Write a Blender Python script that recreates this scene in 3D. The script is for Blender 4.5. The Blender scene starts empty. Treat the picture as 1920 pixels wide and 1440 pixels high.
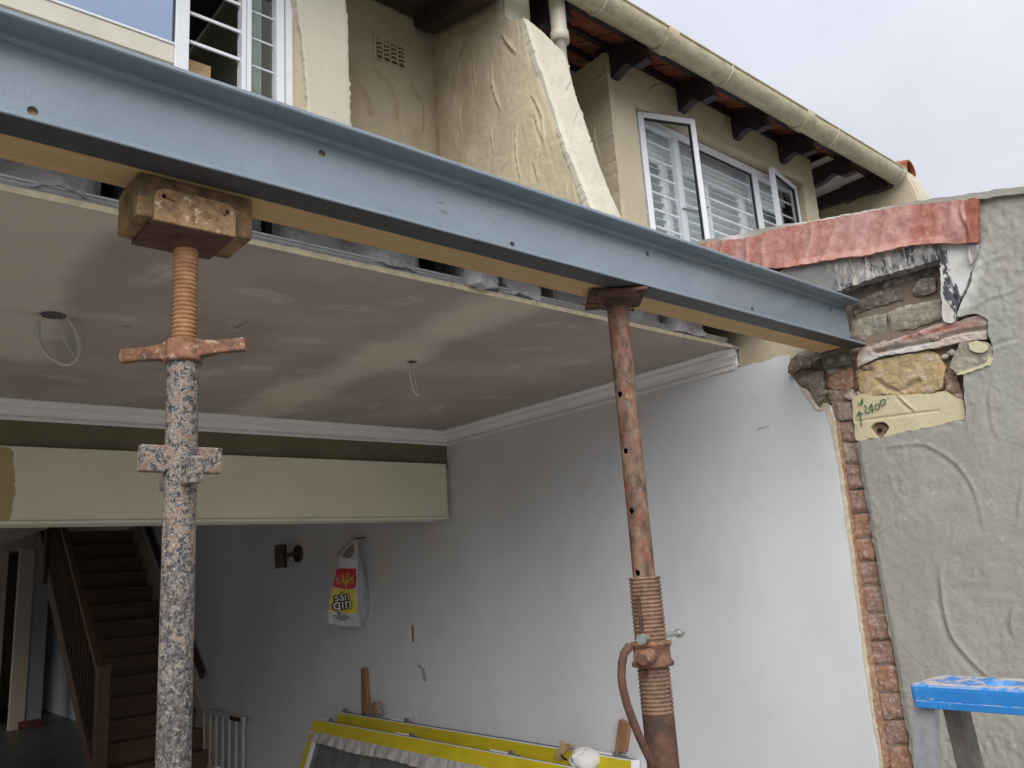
import bpy, bmesh, math, random
import numpy as np
from mathutils import Vector, Matrix

# ------------------------------------------------------------------ camera, sky, sun, exposure
sc = bpy.context.scene
C = sc.collection
cam_d = bpy.data.cameras.new('camera')
cam_d.sensor_fit = 'HORIZONTAL'; cam_d.sensor_width = 36.0; cam_d.lens = 28.6332
cam_d.clip_start = 0.05; cam_d.clip_end = 500
cam = bpy.data.objects.new('camera', cam_d); C.objects.link(cam)
Rm = [[0.757154, -0.097288, -0.645952], [-0.649857, -0.212637, -0.729706], [-0.066362, 0.972276, -0.224222]]
cam.matrix_world = Matrix(((Rm[0][0], Rm[0][1], Rm[0][2], 0), (Rm[1][0], Rm[1][1], Rm[1][2], 0),
                           (Rm[2][0], Rm[2][1], Rm[2][2], 1.77), (0, 0, 0, 1)))
sc.camera = cam
SUN_EL, SUN_AZ = math.radians(38), math.radians(222)     # azimuth from +Y towards +X
SKY_STRENGTH, SUN_STRENGTH, EXPOSURE = 0.085, 1.5, 1.05
sc.view_settings.view_transform = 'Standard'; sc.view_settings.look = 'None'
sc.view_settings.gamma = 1.0; sc.view_settings.use_curve_mapping = False
sc.view_settings.exposure = EXPOSURE
w = bpy.data.worlds.new("World"); sc.world = w; w.use_nodes = True
wt = w.node_tree; wt.nodes.clear()
wo = wt.nodes.new('ShaderNodeOutputWorld'); bg = wt.nodes.new('ShaderNodeBackground')
sky = wt.nodes.new('ShaderNodeTexSky'); sky.sky_type = 'NISHITA'; sky.sun_disc = False
sky.sun_elevation = SUN_EL; sky.sun_rotation = SUN_AZ; sky.dust_density = 4.0; sky.air_density = 1.0
hs = wt.nodes.new('ShaderNodeHueSaturation'); hs.inputs['Saturation'].default_value = 0.30
# an overcast layer: even grey cloud with soft swells, most of it hiding the blue
tc = wt.nodes.new('ShaderNodeTexCoord'); no = wt.nodes.new('ShaderNodeTexNoise')
no.inputs['Scale'].default_value = 2.2; no.inputs['Detail'].default_value = 5; no.inputs['Roughness'].default_value = .5
cr = wt.nodes.new('ShaderNodeValToRGB')
cr.color_ramp.elements[0].position = .3; cr.color_ramp.elements[0].color = (4.6, 4.8, 5.5, 1)
cr.color_ramp.elements[1].position = .7; cr.color_ramp.elements[1].color = (6.6, 6.75, 7.4, 1)
mx = wt.nodes.new('ShaderNodeMix'); mx.data_type = 'RGBA'; mx.inputs['Factor'].default_value = 0.82
wt.links.new(tc.outputs['Generated'], no.inputs['Vector']); wt.links.new(no.outputs['Fac'], cr.inputs['Fac'])
wt.links.new(sky.outputs['Color'], hs.inputs['Color'])
wt.links.new(hs.outputs['Color'], mx.inputs[6]); wt.links.new(cr.outputs['Color'], mx.inputs[7])
# overcast skies brighten from the horizon to the zenith, about 1 : 3
sx = wt.nodes.new('ShaderNodeSeparateXYZ'); wt.links.new(tc.outputs['Generated'], sx.inputs[0])
mr = wt.nodes.new('ShaderNodeMapRange'); mr.inputs['From Min'].default_value = 0; mr.inputs['From Max'].default_value = 1
mr.inputs['To Min'].default_value = .36; mr.inputs['To Max'].default_value = 1.40; wt.links.new(sx.outputs['Z'], mr.inputs['Value'])
vm = wt.nodes.new('ShaderNodeVectorMath'); vm.operation = 'SCALE'
wt.links.new(mx.outputs[2], vm.inputs[0]); wt.links.new(mr.outputs[0], vm.inputs['Scale'])
wt.links.new(vm.outputs[0], bg.inputs['Color']); bg.inputs['Strength'].default_value = SKY_STRENGTH
wt.links.new(bg.outputs['Background'], wo.inputs['Surface'])
sun_d = bpy.data.lights.new('sun', 'SUN'); sun_d.energy = SUN_STRENGTH; sun_d.angle = math.radians(60)
sun_d.color = (1.0, 0.985, 0.96)
sun = bpy.data.objects.new('sun', sun_d); C.objects.link(sun)
sd = Vector((math.cos(SUN_EL) * math.sin(SUN_AZ), math.cos(SUN_EL) * math.cos(SUN_AZ), math.sin(SUN_EL)))
sun.rotation_euler = sd.to_track_quat('Z', 'Y').to_euler()
sun.location = sd * 30
sc.render.engine = 'CYCLES'
sc.cycles.max_bounces = 10; sc.cycles.diffuse_bounces = 6; sc.cycles.caustics_reflective = False
sc.cycles.use_denoising = True

# ------------------------------------------------------------------ material helper
class NT:
    def __init__(s, name, rough=.7, spec=.35, metal=0.0):
        s.m = bpy.data.materials.new(name); s.m.use_nodes = True
        s.t = s.m.node_tree; s.b = s.t.nodes['Principled BSDF']
        s.b.inputs['Roughness'].default_value = rough
        s.b.inputs['Specular IOR Level'].default_value = spec
        s.b.inputs['Metallic'].default_value = metal
        g = s.t.nodes.new('ShaderNodeNewGeometry'); s.pos = g.outputs['Position']; s.nrm = g.outputs['Normal']
    def set(s, sock, v):
        if isinstance(v, bpy.types.NodeSocket): s.t.links.new(v, sock)
        elif isinstance(v, (tuple, list)) and len(v) == 3 and sock.type == 'RGBA': sock.default_value = (*v, 1)
        else: sock.default_value = v
    def n(s, typ, ins=None, **pr):
        nd = s.t.nodes.new('ShaderNode' + typ)
        for k, v in pr.items(): setattr(nd, k, v)
        for k, v in (ins or {}).items(): s.set(nd.inputs[k], v)
        return nd
    def map(s, scale=(1, 1, 1), rot=(0, 0, 0), loc=(0, 0, 0), vec=None):
        return s.n('Mapping', {'Vector': vec or s.pos, 'Scale': scale, 'Rotation': rot, 'Location': loc}).outputs[0]
    def noise(s, scale, detail=4, rough=.55, vec=None, dist=0.0):
        return s.n('TexNoise', {'Vector': vec or s.pos, 'Scale': scale, 'Detail': detail, 'Roughness': rough, 'Distortion': dist}).outputs['Fac']
    def vor(s, scale, vec=None, out='Distance', feature='F1'):
        return s.n('TexVoronoi', {'Vector': vec or s.pos, 'Scale': scale}, feature=feature).outputs[out]
    def rng(s, v, a, b, c=0.0, d=1.0):
        return s.n('MapRange', {'Value': v, 'From Min': a, 'From Max': b, 'To Min': c, 'To Max': d}, clamp=True).outputs[0]
    def mix(s, f, a, b):
        nd = s.n('Mix', data_type='RGBA'); s.set(nd.inputs[0], f); s.set(nd.inputs[6], a); s.set(nd.inputs[7], b)
        return nd.outputs[2]
    def math(s, op, a, b=0.0):
        return s.n('Math', {0: a, 1: b}, operation=op).outputs[0]
    def attr(s, name): return s.n('Attribute', attribute_name=name).outputs['Fac']
    def bump(s, h, strength=.5, dist=.01):
        last = s.b.inputs['Normal'].links[0].from_socket if s.b.inputs['Normal'].links else None
        nd = s.n('Bump', {'Height': h, 'Strength': strength, 'Distance': dist})
        if last: s.t.links.new(last, nd.inputs['Normal'])
        s.t.links.new(nd.outputs[0], s.b.inputs['Normal'])
    def col(s, c): s.set(s.b.inputs['Base Color'], c); return s
    def rough(s, v): s.set(s.b.inputs['Roughness'], v)

def simple(name, c, rough=.6, var=.12, scale=12, spec=.35, metal=0., bump=.15, bscale=90, bdist=.002):
    k = NT(name, rough, spec, metal)
    f = k.rng(k.noise(scale, 5), .3, .7)
    k.col(k.mix(f, tuple(x * (1 - var) for x in c), tuple(min(1, x * (1 + var)) for x in c)))
    if bump: k.bump(k.noise(bscale, 3), bump, bdist)
    return k.m

def stucco(name, c, dark, stain=(.30, .17, .08), amt=.5, bscale=55, bst=.5):
    k = NT(name, .85, .25)
    base = k.mix(k.rng(k.noise(3.0, 6, .6), .38, .72, 0, amt), c, dark)
    base = k.mix(k.rng(k.noise(34, 4, .7), .52, .75, 0, .28), base, tuple(x * .72 for x in c))
    base = k.mix(k.math('MULTIPLY', k.attr('stain'), k.rng(k.noise(9, 5, .65), .25, .65, .35, 1)), base, stain)
    base = k.mix(k.attr('pale'), base, (.62, .62, .60))
    k.col(base)
    k.bump(k.noise(bscale, 5, .6), bst, bst * .009)
    k.bump(k.noise(bscale * 4, 2, .5), .25, .0012)
    return k.m

M = {}
# beam: grey-blue gloss paint with brushed / orange-peel surface
k = NT('beam_paint', .24, .6)
k.b.inputs['Coat Weight'].default_value = .5; k.b.inputs['Coat Roughness'].default_value = .12
c = k.mix(k.rng(k.noise(5, 5, .6), .35, .7), (.19, .235, .275), (.225, .275, .315))
scr = k.rng(k.noise(60, 6, .7, vec=k.map((.25, 1, 1))), .60, .66)
scr = k.math('MULTIPLY', scr, k.rng(k.noise(1.7, 3), .55, .68))
k.col(k.mix(scr, c, (.10, .085, .08)))
k.rough(k.rng(k.noise(14, 4), .3, .7, .2, .34))
k.bump(k.noise(30, 3, .5), .10, .004); k.bump(k.noise(120, 3, .6), .30, .0022)
M['beam'] = k.m
# pine: stretched grain along X
k = NT('pine', .62, .3)
g = k.noise(9, 5, .6, vec=k.map((.55, 9, 9)), dist=1.6)
c = k.mix(k.rng(g, .3, .7), (.47, .31, .145), (.61, .43, .22))
c = k.mix(k.rng(k.vor(1.9, vec=k.map((1, 5, 3))), .02, .10, 1, 0), c, (.10, .05, .02))
c = k.mix(k.rng(k.noise(1.3, 4), .5, .75, 0, .5), c, (.42, .27, .12))
k.col(c); k.bump(g, .25, .003); M['pine'] = k.m
k = NT('block_wood', .75, .25)
g = k.noise(16, 5, .6, vec=k.map((.8, 7, 7)), dist=1.2)
c = k.mix(k.rng(g, .3, .7), (.22, .135, .06), (.36, .235, .11))
c = k.mix(k.rng(k.noise(18, 5, .7), .42, .62, 0, .9), c, (.10, .068, .045))
k.col(c); k.bump(g, .4, .004); M['block'] = k.m
k = NT('offcut_wood', .7, .3)
g = k.noise(20, 5, .6, vec=k.map((4, 4, .5)), dist=.8)
k.col(k.mix(k.rng(g, .3, .7), (.24, .12, .06), (.36, .20, .11))); k.bump(g, .3, .003); M['offcut'] = k.m
# rusts
def rustmat(name, a, b, c3, pale=None, rough=.85, sc1=40, metal=0.):
    k = NT(name, rough, .3, metal)
    c = k.mix(k.rng(k.noise(sc1, 6, .65), .35, .65), a, b)
    c = k.mix(k.rng(k.noise(sc1 * .35, 5, .6), .5, .68, 0, .9), c, c3)
    if pale: c = k.mix(k.rng(k.noise(sc1 * .8, 6, .75), .56, .62, 0, .8), c, pale)
    k.col(c); k.bump(k.noise(sc1 * 2.2, 5, .65), .6, .003)
    return k.m
M['rust_screw'] = rustmat('orange_rust', (.28, .135, .06), (.40, .22, .11), (.22, .10, .055), sc1=45)
M['rust_nut'] = rustmat('brown_rust', (.16, .075, .045), (.30, .15, .085), (.085, .055, .05), (.42, .34, .24), sc1=60)
M['rust_head'] = rustmat('crusted_rust', (.20, .11, .055), (.40, .26, .14), (.15, .085, .055), (.60, .52, .38), sc1=55)
M['rust_dark'] = rustmat('dark_rust', (.085, .045, .032), (.15, .075, .05), (.06, .04, .035), sc1=45)
M['rust_thread'] = rustmat('thread_rust', (.17, .10, .07), (.27, .17, .11), (.12, .07, .05), sc1=60)
# red prop tube: worn red oxide over rust
k = NT('red_oxide_tube', .78, .3)
st = k.noise(34, 6, .65, vec=k.map((1, 1, .55)))
c = k.mix(k.rng(st, .38, .62), (.085, .055, .042), (.24, .15, .10))
c = k.mix(k.rng(k.noise(22, 6, .7, vec=k.map((1, 1, .4), loc=(3, 1, 0))), .53, .60, 0, .85), c, (.24, .065, .05))
c = k.mix(k.rng(k.noise(30, 6, .7, vec=k.map((1, 1, .5), loc=(7, 2, 4))), .61, .66, 0, .75), c, (.36, .26, .11))
c = k.mix(k.rng(k.noise(26, 6, .7, vec=k.map(loc=(1, 9, 4))), .60, .66, 0, .7), c, (.15, .155, .15))
k.col(c); k.bump(st, .5, .003); M['red_tube'] = k.m
# flaking paint tube: black-blue, white crusts and rust
def flaky(name, s0, warm=(.21, .15, .115)):
    k = NT(name, .7, .35)
    n1 = k.noise(s0, 7, .72, dist=.35); n2 = k.noise(s0 * .75, 7, .7, vec=k.map(loc=(5, 3, 2)), dist=.5)
    hz_ = k.rng(k.n('SeparateXYZ', {'Vector': k.pos}).outputs['Z'], 1.5, 2.25, -.05, .05); n2 = k.math('ADD', n2, hz_)
    wash = k.rng(k.noise(5, 5, .6, vec=k.map((1, 1, .35))), .42, .7, 0, .55)
    n3 = k.noise(s0 * 1.7, 6, .7, vec=k.map(loc=(2, 8, 1)), dist=.8)
    zone = k.rng(k.noise(9, 3), .3, .7, -.045, .045); n2 = k.math('ADD', n2, zone)
    c = k.mix(k.rng(n1, .44, .60), (.022, .025, .034), (.155, .155, .16))
    c = k.mix(k.rng(n2, .51, .54), c, (.36, .32, .265))
    c = k.mix(k.rng(n2, .55, .58), c, (.205, .13, .09))
    c = k.mix(k.rng(n3, .59, .64, 0, .85), c, (.50, .46, .39))
    c = k.mix(k.rng(n3, .36, .41, .85, 0), c, (.20, .105, .07))
    c = k.mix(k.math('MULTIPLY', wash, k.rng(n1, .35, .6, .45, 1)), c, warm)
    k.col(c); k.bump(n2, .8, .004); k.bump(n3, .5, .002)
    return k.m
M['flaky'] = flaky('flaking_paint', 100)
M['flaky_lug'] = flaky('crusted_flaking_paint', 75, (.33, .24, .19))
# renders
M['stucco_pale'] = stucco('cream_stucco', (.56, .53, .42), (.44, .41, .32), amt=.45)
M['stucco_beige'] = stucco('beige_stucco', (.52, .46, .33), (.43, .37, .265), amt=.6)
M['stucco_pier'] = stucco('pier_stucco', (.56, .49, .35), (.46, .40, .29), amt=.6, bscale=42)
M['stucco_green'] = stucco('grey_green_render', (.35, .345, .295), (.28, .275, .236), amt=.75, bscale=46, bst=.6)
M['cream_patch'] = stucco('cream_paint_patch', (.60, .54, .36), (.50, .43, .27), amt=.6)
M['ledge'] = stucco('pink_mortar', (.50, .42, .36), (.34, .26, .22), stain=(.32, .10, .075), amt=.9, bscale=38, bst=1.0)
M['mortar'] = stucco('dark_mortar', (.25, .19, .145), (.15, .115, .09), amt=.9, bscale=60)
M['mortar_ochre'] = stucco('ochre_mortar', (.40, .235, .095), (.20, .13, .07), amt=.9, bscale=60, bst=1.0)
def stone(name, a, b, c3, sc1=11):
    k = NT(name, .9, .2)
    c = k.mix(k.rng(k.noise(sc1, 7, .7), .35, .65), a, b)
    c = k.mix(k.rng(k.noise(sc1 * 2.6, 6, .7, vec=k.map((1, .5, 1.6))), .52, .66, 0, .85), c, c3)
    c = k.mix(k.rng(k.noise(sc1 * 3, 7, .78), .50, .63, 0, .8), c, (.52, .47, .40))
    k.col(c); k.bump(k.noise(sc1 * 6, 6, .7), .8, .006); k.bump(k.noise(sc1 * 18, 3, .6), .4, .002)
    return k.m
M['stone_ochre'] = stone('ochre_sandstone', (.40, .27, .12), (.49, .38, .215), (.29, .19, .10))
M['stone_grey'] = stone('grey_stone', (.26, .235, .19), (.37, .33, .26), (.19, .16, .13))
M['stone_dark'] = stone('dark_stone', (.13, .105, .08), (.20, .165, .125), (.09, .075, .06))
M['stone_brown'] = stone('brown_rubble', (.21, .135, .095), (.30, .20, .14), (.14, .085, .065))
M['brick_brown'] = stone('brown_brick', (.27, .155, .11), (.36, .225, .165), (.20, .125, .095), 14)
M['brick_red'] = stone('red_brick', (.35, .15, .09), (.39, .23, .155), (.27, .17, .12), 14)
M['brick_grey'] = stone('mortar_smeared_brick', (.26, .205, .16), (.35, .28, .22), (.24, .12, .08), 14)
M['orange_coat'] = stone('orange_scratch_coat', (.34, .185, .11), (.42, .25, .16), (.28, .15, .10), 18)
# membrane
k = NT('red_membrane', .62, .4)
d = k.math('ADD', k.math('MULTIPLY', k.attr('dust'), .75), -.12)
d = k.math('ADD', d, k.rng(k.noise(8, 6, .65, vec=k.map((1, 1.7, .38), rot=(.7, 0, 0))), .38, .66, 0, .5))
c = k.mix(d, (.33, .095, .065), (.50, .29, .25))
c = k.mix(k.rng(k.noise(30, 5, .7), .45, .68, 0, .6), c, (.55, .36, .31))
c = k.mix(k.attr('pale'), c, (.30, .085, .055))
k.col(c); k.bump(k.noise(26, 6, .65), .5, .008); M['membrane'] = k.m
k = NT('bitumen', .6, .4)
n1 = k.noise(9, 7, .75, vec=k.map((1, 1.3, .7), loc=(2, 3, 1))); n2 = k.noise(30, 7, .78, vec=k.map((1, 1.6, .35)))
c = k.mix(k.rng(n1, .44, .47), (.05, .05, .06), (.25, .245, .24))
c = k.mix(k.rng(k.math('ADD', n2, k.math('MULTIPLY', n1, .5)), .78, .83), c, (.55, .52, .45))
c = k.mix(k.rng(k.noise(60, 5, .7), .5, .7, 0, .5), c, (.30, .28, .25))
c = k.mix(k.attr('stain'), c, (.21, .215, .22))
k.col(c); k.bump(n2, .5, .004); M['bitumen'] = k.m
k = NT('bitumen_on_cream', .7, .3)
n1 = k.noise(13, 6, .65, vec=k.map((1, 1, .5), loc=(1, 4, 1)))
c = k.mix(k.rng(k.noise(9, 5), .4, .6), (.50, .48, .40), (.62, .62, .60))
k.col(k.mix(k.rng(n1, .575, .60), c, (.07, .07, .085))); k.bump(k.noise(50, 5), .4, .003); M['bit_cream'] = k.m
# interior
k = NT('wall_plaster', .75, .25)
c = k.mix(k.rng(k.noise(1.1, 5, .6, vec=k.map((1, 1, .45))), .35, .7), (.61, .615, .625), (.71, .725, .745))
c = k.mix(k.rng(k.noise(2.6, 6, .7), .52, .72, 0, .45), c, (.60, .585, .56))
c = k.mix(k.rng(k.noise(9, 6, .75), .60, .72, 0, .35), c, (.56, .55, .53))
k.col(c); k.bump(k.noise(7, 5), .12, .006); k.bump(k.noise(70, 3), .12, .001); M['plaster'] = k.m
M['plaster_cut'] = simple('plaster_edge', (.60, .52, .38), .9, .2, 30, bump=.6, bdist=.004)
M['bare_plaster'] = stucco('bare_cream_plaster', (.52, .45, .32), (.42, .35, .24), amt=.6)
k = NT('plasterboard', .85, .2)
base = k.mix(k.rng(k.noise(2.3, 4), .35, .7), (.355, .30, .27), (.41, .355, .32))
c = k.mix(k.attr('skim'), base, (.59, .53, .44))
c = k.mix(k.attr('stain'), c, (.10, .085, .075))
k.col(c); k.bump(k.noise(30, 3), .08, .001); M['ceiling'] = k.m
M['white_paint'] = simple('white_gloss_moulding', (.80, .79, .77), .5, .05, 6, bump=.08)
M['cream_wall'] = simple('cream_bulkhead_paint', (.76, .71, .57), .6, .06, 3, bump=.15, bscale=60)
k = NT('olive_paint', .6, .35)
c = k.mix(k.rng(k.noise(5, 5), .35, .7), (.15, .13, .075), (.18, .16, .095))
k.col(k.mix(k.rng(k.noise(30, 5, .7, vec=k.map((.3, 1, 1))), .69, .72, 0, .6), c, (.35, .32, .24))); M['olive'] = k.m
M['hall_paint'] = simple('hall_paint', (.66, .57, .45), .7, .06, 3)
M['hall_blue'] = simple('grey_blue_hall_paint', (.36, .38, .39), .7, .06, 3)
M['floor'] = simple('pale_screed', (.50, .485, .46), .8, .12, 3)
M['hall_floor'] = simple('dark_floor_tile', (.12, .12, .12), .4, .2, 3)
M['ground'] = simple('concrete_patio', (.21, .205, .195), .9, .2, 2, bump=.5, bdist=.006)
M['galv'] = simple('galvanised_steel', (.62, .64, .66), .38, .1, 40, metal=.6, bump=.1)
M['alu'] = simple('mill_aluminium', (.58, .60, .62), .42, .12, 30, metal=.85, bump=.1)
M['alu_dull'] = simple('dull_aluminium', (.24, .225, .21), .6, .2, 30, metal=.4, bump=.15)
k = NT('insulation_wool', 1.0, .05)
k.col(k.mix(k.rng(k.noise(9, 6, .7), .35, .65), (.46, .46, .50), (.66, .66, .70)))
k.bump(k.noise(60, 6, .75), 1.0, .012); M['wool'] = k.m
M['void'] = simple('dark_void_boards', (.045, .04, .036), .9, .3, 6)
M['cable'] = simple('white_cable', (.60, .57, .51), .5, .05, 20, bump=0)
M['flange_grey'] = simple('dark_flange_grey', (.062, .063, .067), .5, .2, 20, bump=.15)
M['soffit'] = simple('dusty_soffit', (.50, .44, .42), .8, .1, 5)
M['white_alu'] = simple('white_window_frame', (.74, .76, .80), .32, .03, 8, spec=.5, bump=.04)
M['shutter'] = simple('white_shutter', (.83, .86, .86), .4, .04, 8, bump=.04)
M['gasket'] = simple('black_gasket', (.02, .02, .022), .6, .1, 10, bump=0)
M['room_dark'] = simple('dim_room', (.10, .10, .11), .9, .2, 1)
M['curtain'] = simple('pale_curtain', (.46, .50, .44), .9, .1, 8)
M['cardboard'] = simple('cardboard', (.46, .31, .17), .85, .08, 25)
M['rafter'] = simple('black_stained_timber', (.036, .029, .031), .5, .35, 18, bump=.3)
M['rafter_end'] = simple('grey_weathered_stain', (.085, .09, .11), .6, .2, 30, bump=.3)
M['rafter_brown'] = simple('brown_stained_timber', (.06, .042, .034), .6, .3, 18, bump=.3)
k = NT('clay_tile', .85, .25)
c = k.mix(k.rng(k.noise(3.1, 5), .35, .65), (.24, .075, .045), (.42, .15, .085))
k.col(k.mix(k.rng(k.noise(16, 6, .7), .52, .7, 0, .7), c, (.09, .04, .035))); k.bump(k.noise(40, 5), .4, .003); M['tile'] = k.m
k = NT('gutter_pvc', .42, .4)
c = k.mix(k.rng(k.noise(2.5, 6, .65, vec=k.map((.6, 1, 1))), .35, .65), (.54, .47, .31), (.58, .52, .36))
dz = k.n('SeparateXYZ', {'Vector': k.pos}).outputs['Z']
c = k.mix(k.math('MULTIPLY', k.rng(k.noise(14, 6, .7, vec=k.map((.5, 1, 1))), .44, .62), .55), c, (.30, .25, .17))
k.col(c); M['gutter'] = k.m
M['pipe'] = simple('cream_pipe', (.60, .57, .47), .4, .05, 6, bump=.03)
M['terracotta'] = simple('terracotta', (.50, .17, .09), .8, .25, 14)
k = NT('window_glass', .02, .5)
k.b.inputs['Base Color'].default_value = (.9, .93, .95, 1)
tr = k.n('BsdfTransparent', {'Color': (.95, .97, .97, 1)}); gl = k.n('BsdfGlossy', {'Color': (1, 1, 1, 1), 'Roughness': .01})
dt = k.n('VectorMath', {0: k.nrm, 1: k.n('NewGeometry').outputs['Incoming']}, operation='DOT_PRODUCT').outputs['Value']
fr = k.math('ADD', k.math('MULTIPLY', k.math('POWER', k.math('SUBTRACT', 1.0, k.math('ABSOLUTE', dt)), 4.0), .9), .045)
ms = k.n('MixShader', {0: fr, 1: tr.outputs[0], 2: gl.outputs[0]})
k.t.links.new(ms.outputs[0], k.t.nodes['Material Output'].inputs['Surface']); M['glass'] = k.m
k = NT('coated_glass', .02, .5)
tr = k.n('BsdfTransparent', {'Color': (.5, .55, .6, 1)}); gl = k.n('BsdfGlossy', {'Color': (.62, .78, 1, 1), 'Roughness': .02})
ms = k.n('MixShader', {0: .52, 1: tr.outputs[0], 2: gl.outputs[0]})
k.t.links.new(ms.outputs[0], k.t.nodes['Material Output'].inputs['Surface']); M['glass_refl'] = k.m
k = NT('yellow_tape', .45, .4)
c = k.mix(k.rng(k.noise(4, 4), .35, .7), (.56, .45, .012), (.66, .55, .02))
k.col(k.mix(k.rng(k.noise(35, 4, .6, vec=k.map((1, .12, 1))), .58, .7, 0, .4), c, (.36, .29, .02)))
k.bump(k.noise(22, 4, vec=k.map((1, .15, 1))), .3, .004); M['tape'] = k.m
k = NT('plastic_film', .3, .5)
k.col(k.mix(k.rng(k.noise(26, 5, .7, vec=k.map((1, 1, .12))), .4, .65), (.40, .37, .35), (.66, .63, .62)))
k.bump(k.noise(26, 5, vec=k.map((1, 1, .15))), .6, .01); M['film'] = k.m
M['dusty_glass'] = simple('dusty_dark_glass', (.105, .11, .105), .25, .35, 8, spec=.5, bump=.05)
M['groove'] = simple('grey_track', (.16, .16, .165), .5, .1, 10, bump=0)
k = NT('bag_plastic', .38, .5)
k.col(k.mix(k.rng(k.noise(12, 5), .35, .7), (.48, .48, .49), (.62, .62, .63))); k.bump(k.noise(16, 5, .6, vec=k.map((1, 1, .6))), .6, .012)
M['bag'] = k.m
M['bag_red'] = simple('bag_red_print', (.50, .018, .03), .38, .1, 8, spec=.5, bump=.4, bscale=18, bdist=.01)
M['bag_yellow'] = simple('bag_yellow_print', (.62, .50, .03), .38, .12, 8, spec=.5, bump=.4, bscale=18, bdist=.01)
M['bag_black'] = simple('bag_black_print', (.035, .02, .02), .45, 0, 8, bump=0)
M['bag_white'] = simple('bag_white_print', (.72, .71, .66), .45, 0, 8, bump=0)
M['mask'] = simple('white_dust_mask', (.70, .68, .66), .8, .05, 14, bump=.3, bscale=120)
M['marker'] = simple('green_marker', (.015, .13, .045), .6, 0, 8, bump=0)
M['hole_shade'] = simple('light_hole_shade', (.10, .10, .095), .9, .2, 30)
M['dark'] = simple('dark_hole', (.012, .01, .01), .9, .1, 8, bump=0)
k = NT('stair_wood', .5, .35)
g = k.noise(5, 5, .6, vec=k.map((.5, 6, 6)), dist=1)
k.col(k.mix(k.rng(g, .3, .7), (.15, .088, .055), (.225, .135, .085))); k.bump(g, .15, .002); M['stair'] = k.m
M['stair_dark'] = simple('dark_stair_wood', (.085, .042, .032), .5, .2, 12)
M['gate_white'] = simple('white_enamel_bars', (.62, .62, .62), .4, .04, 8, bump=0)
M['brass'] = simple('bronze_fitting', (.10, .065, .045), .4, .15, 20, metal=.5, bump=.05)
M['zinc'] = simple('zinc_bolt', (.46, .50, .47), .4, .15, 60, metal=.7, bump=.15)
M['cleat'] = simple('olive_passivated_steel', (.21, .20, .135), .5, .2, 40, metal=.35, bump=.15)
k = NT('ladder_blue_plastic', .45, .45)
c = k.mix(k.rng(k.noise(7, 5), .35, .7), (.02, .18, .50), (.03, .23, .59))
c = k.mix(k.rng(k.noise(17, 6, .7, vec=k.map(loc=(2, 2, 5))), .625, .65, 0, .9), c, (.42, .33, .24))
c = k.mix(k.rng(k.noise(24, 6, .7, vec=k.map(loc=(7, 2, 1))), .635, .66, 0, .9), c, (.66, .66, .66))
up = k.rng(k.n('SeparateXYZ', {'Vector': k.nrm}).outputs['Z'], .6, .9)
c = k.mix(k.math('MULTIPLY', up, k.rng(k.noise(20, 7, .75), .44, .52)), c, (.50, .44, .38))
k.col(c); k.bump(k.noise(40, 5), .3, .002); M['ladder_blue'] = k.m
M['red_skirting'] = simple('red_tile_skirting', (.16, .055, .045), .5, .2, 9)

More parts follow.
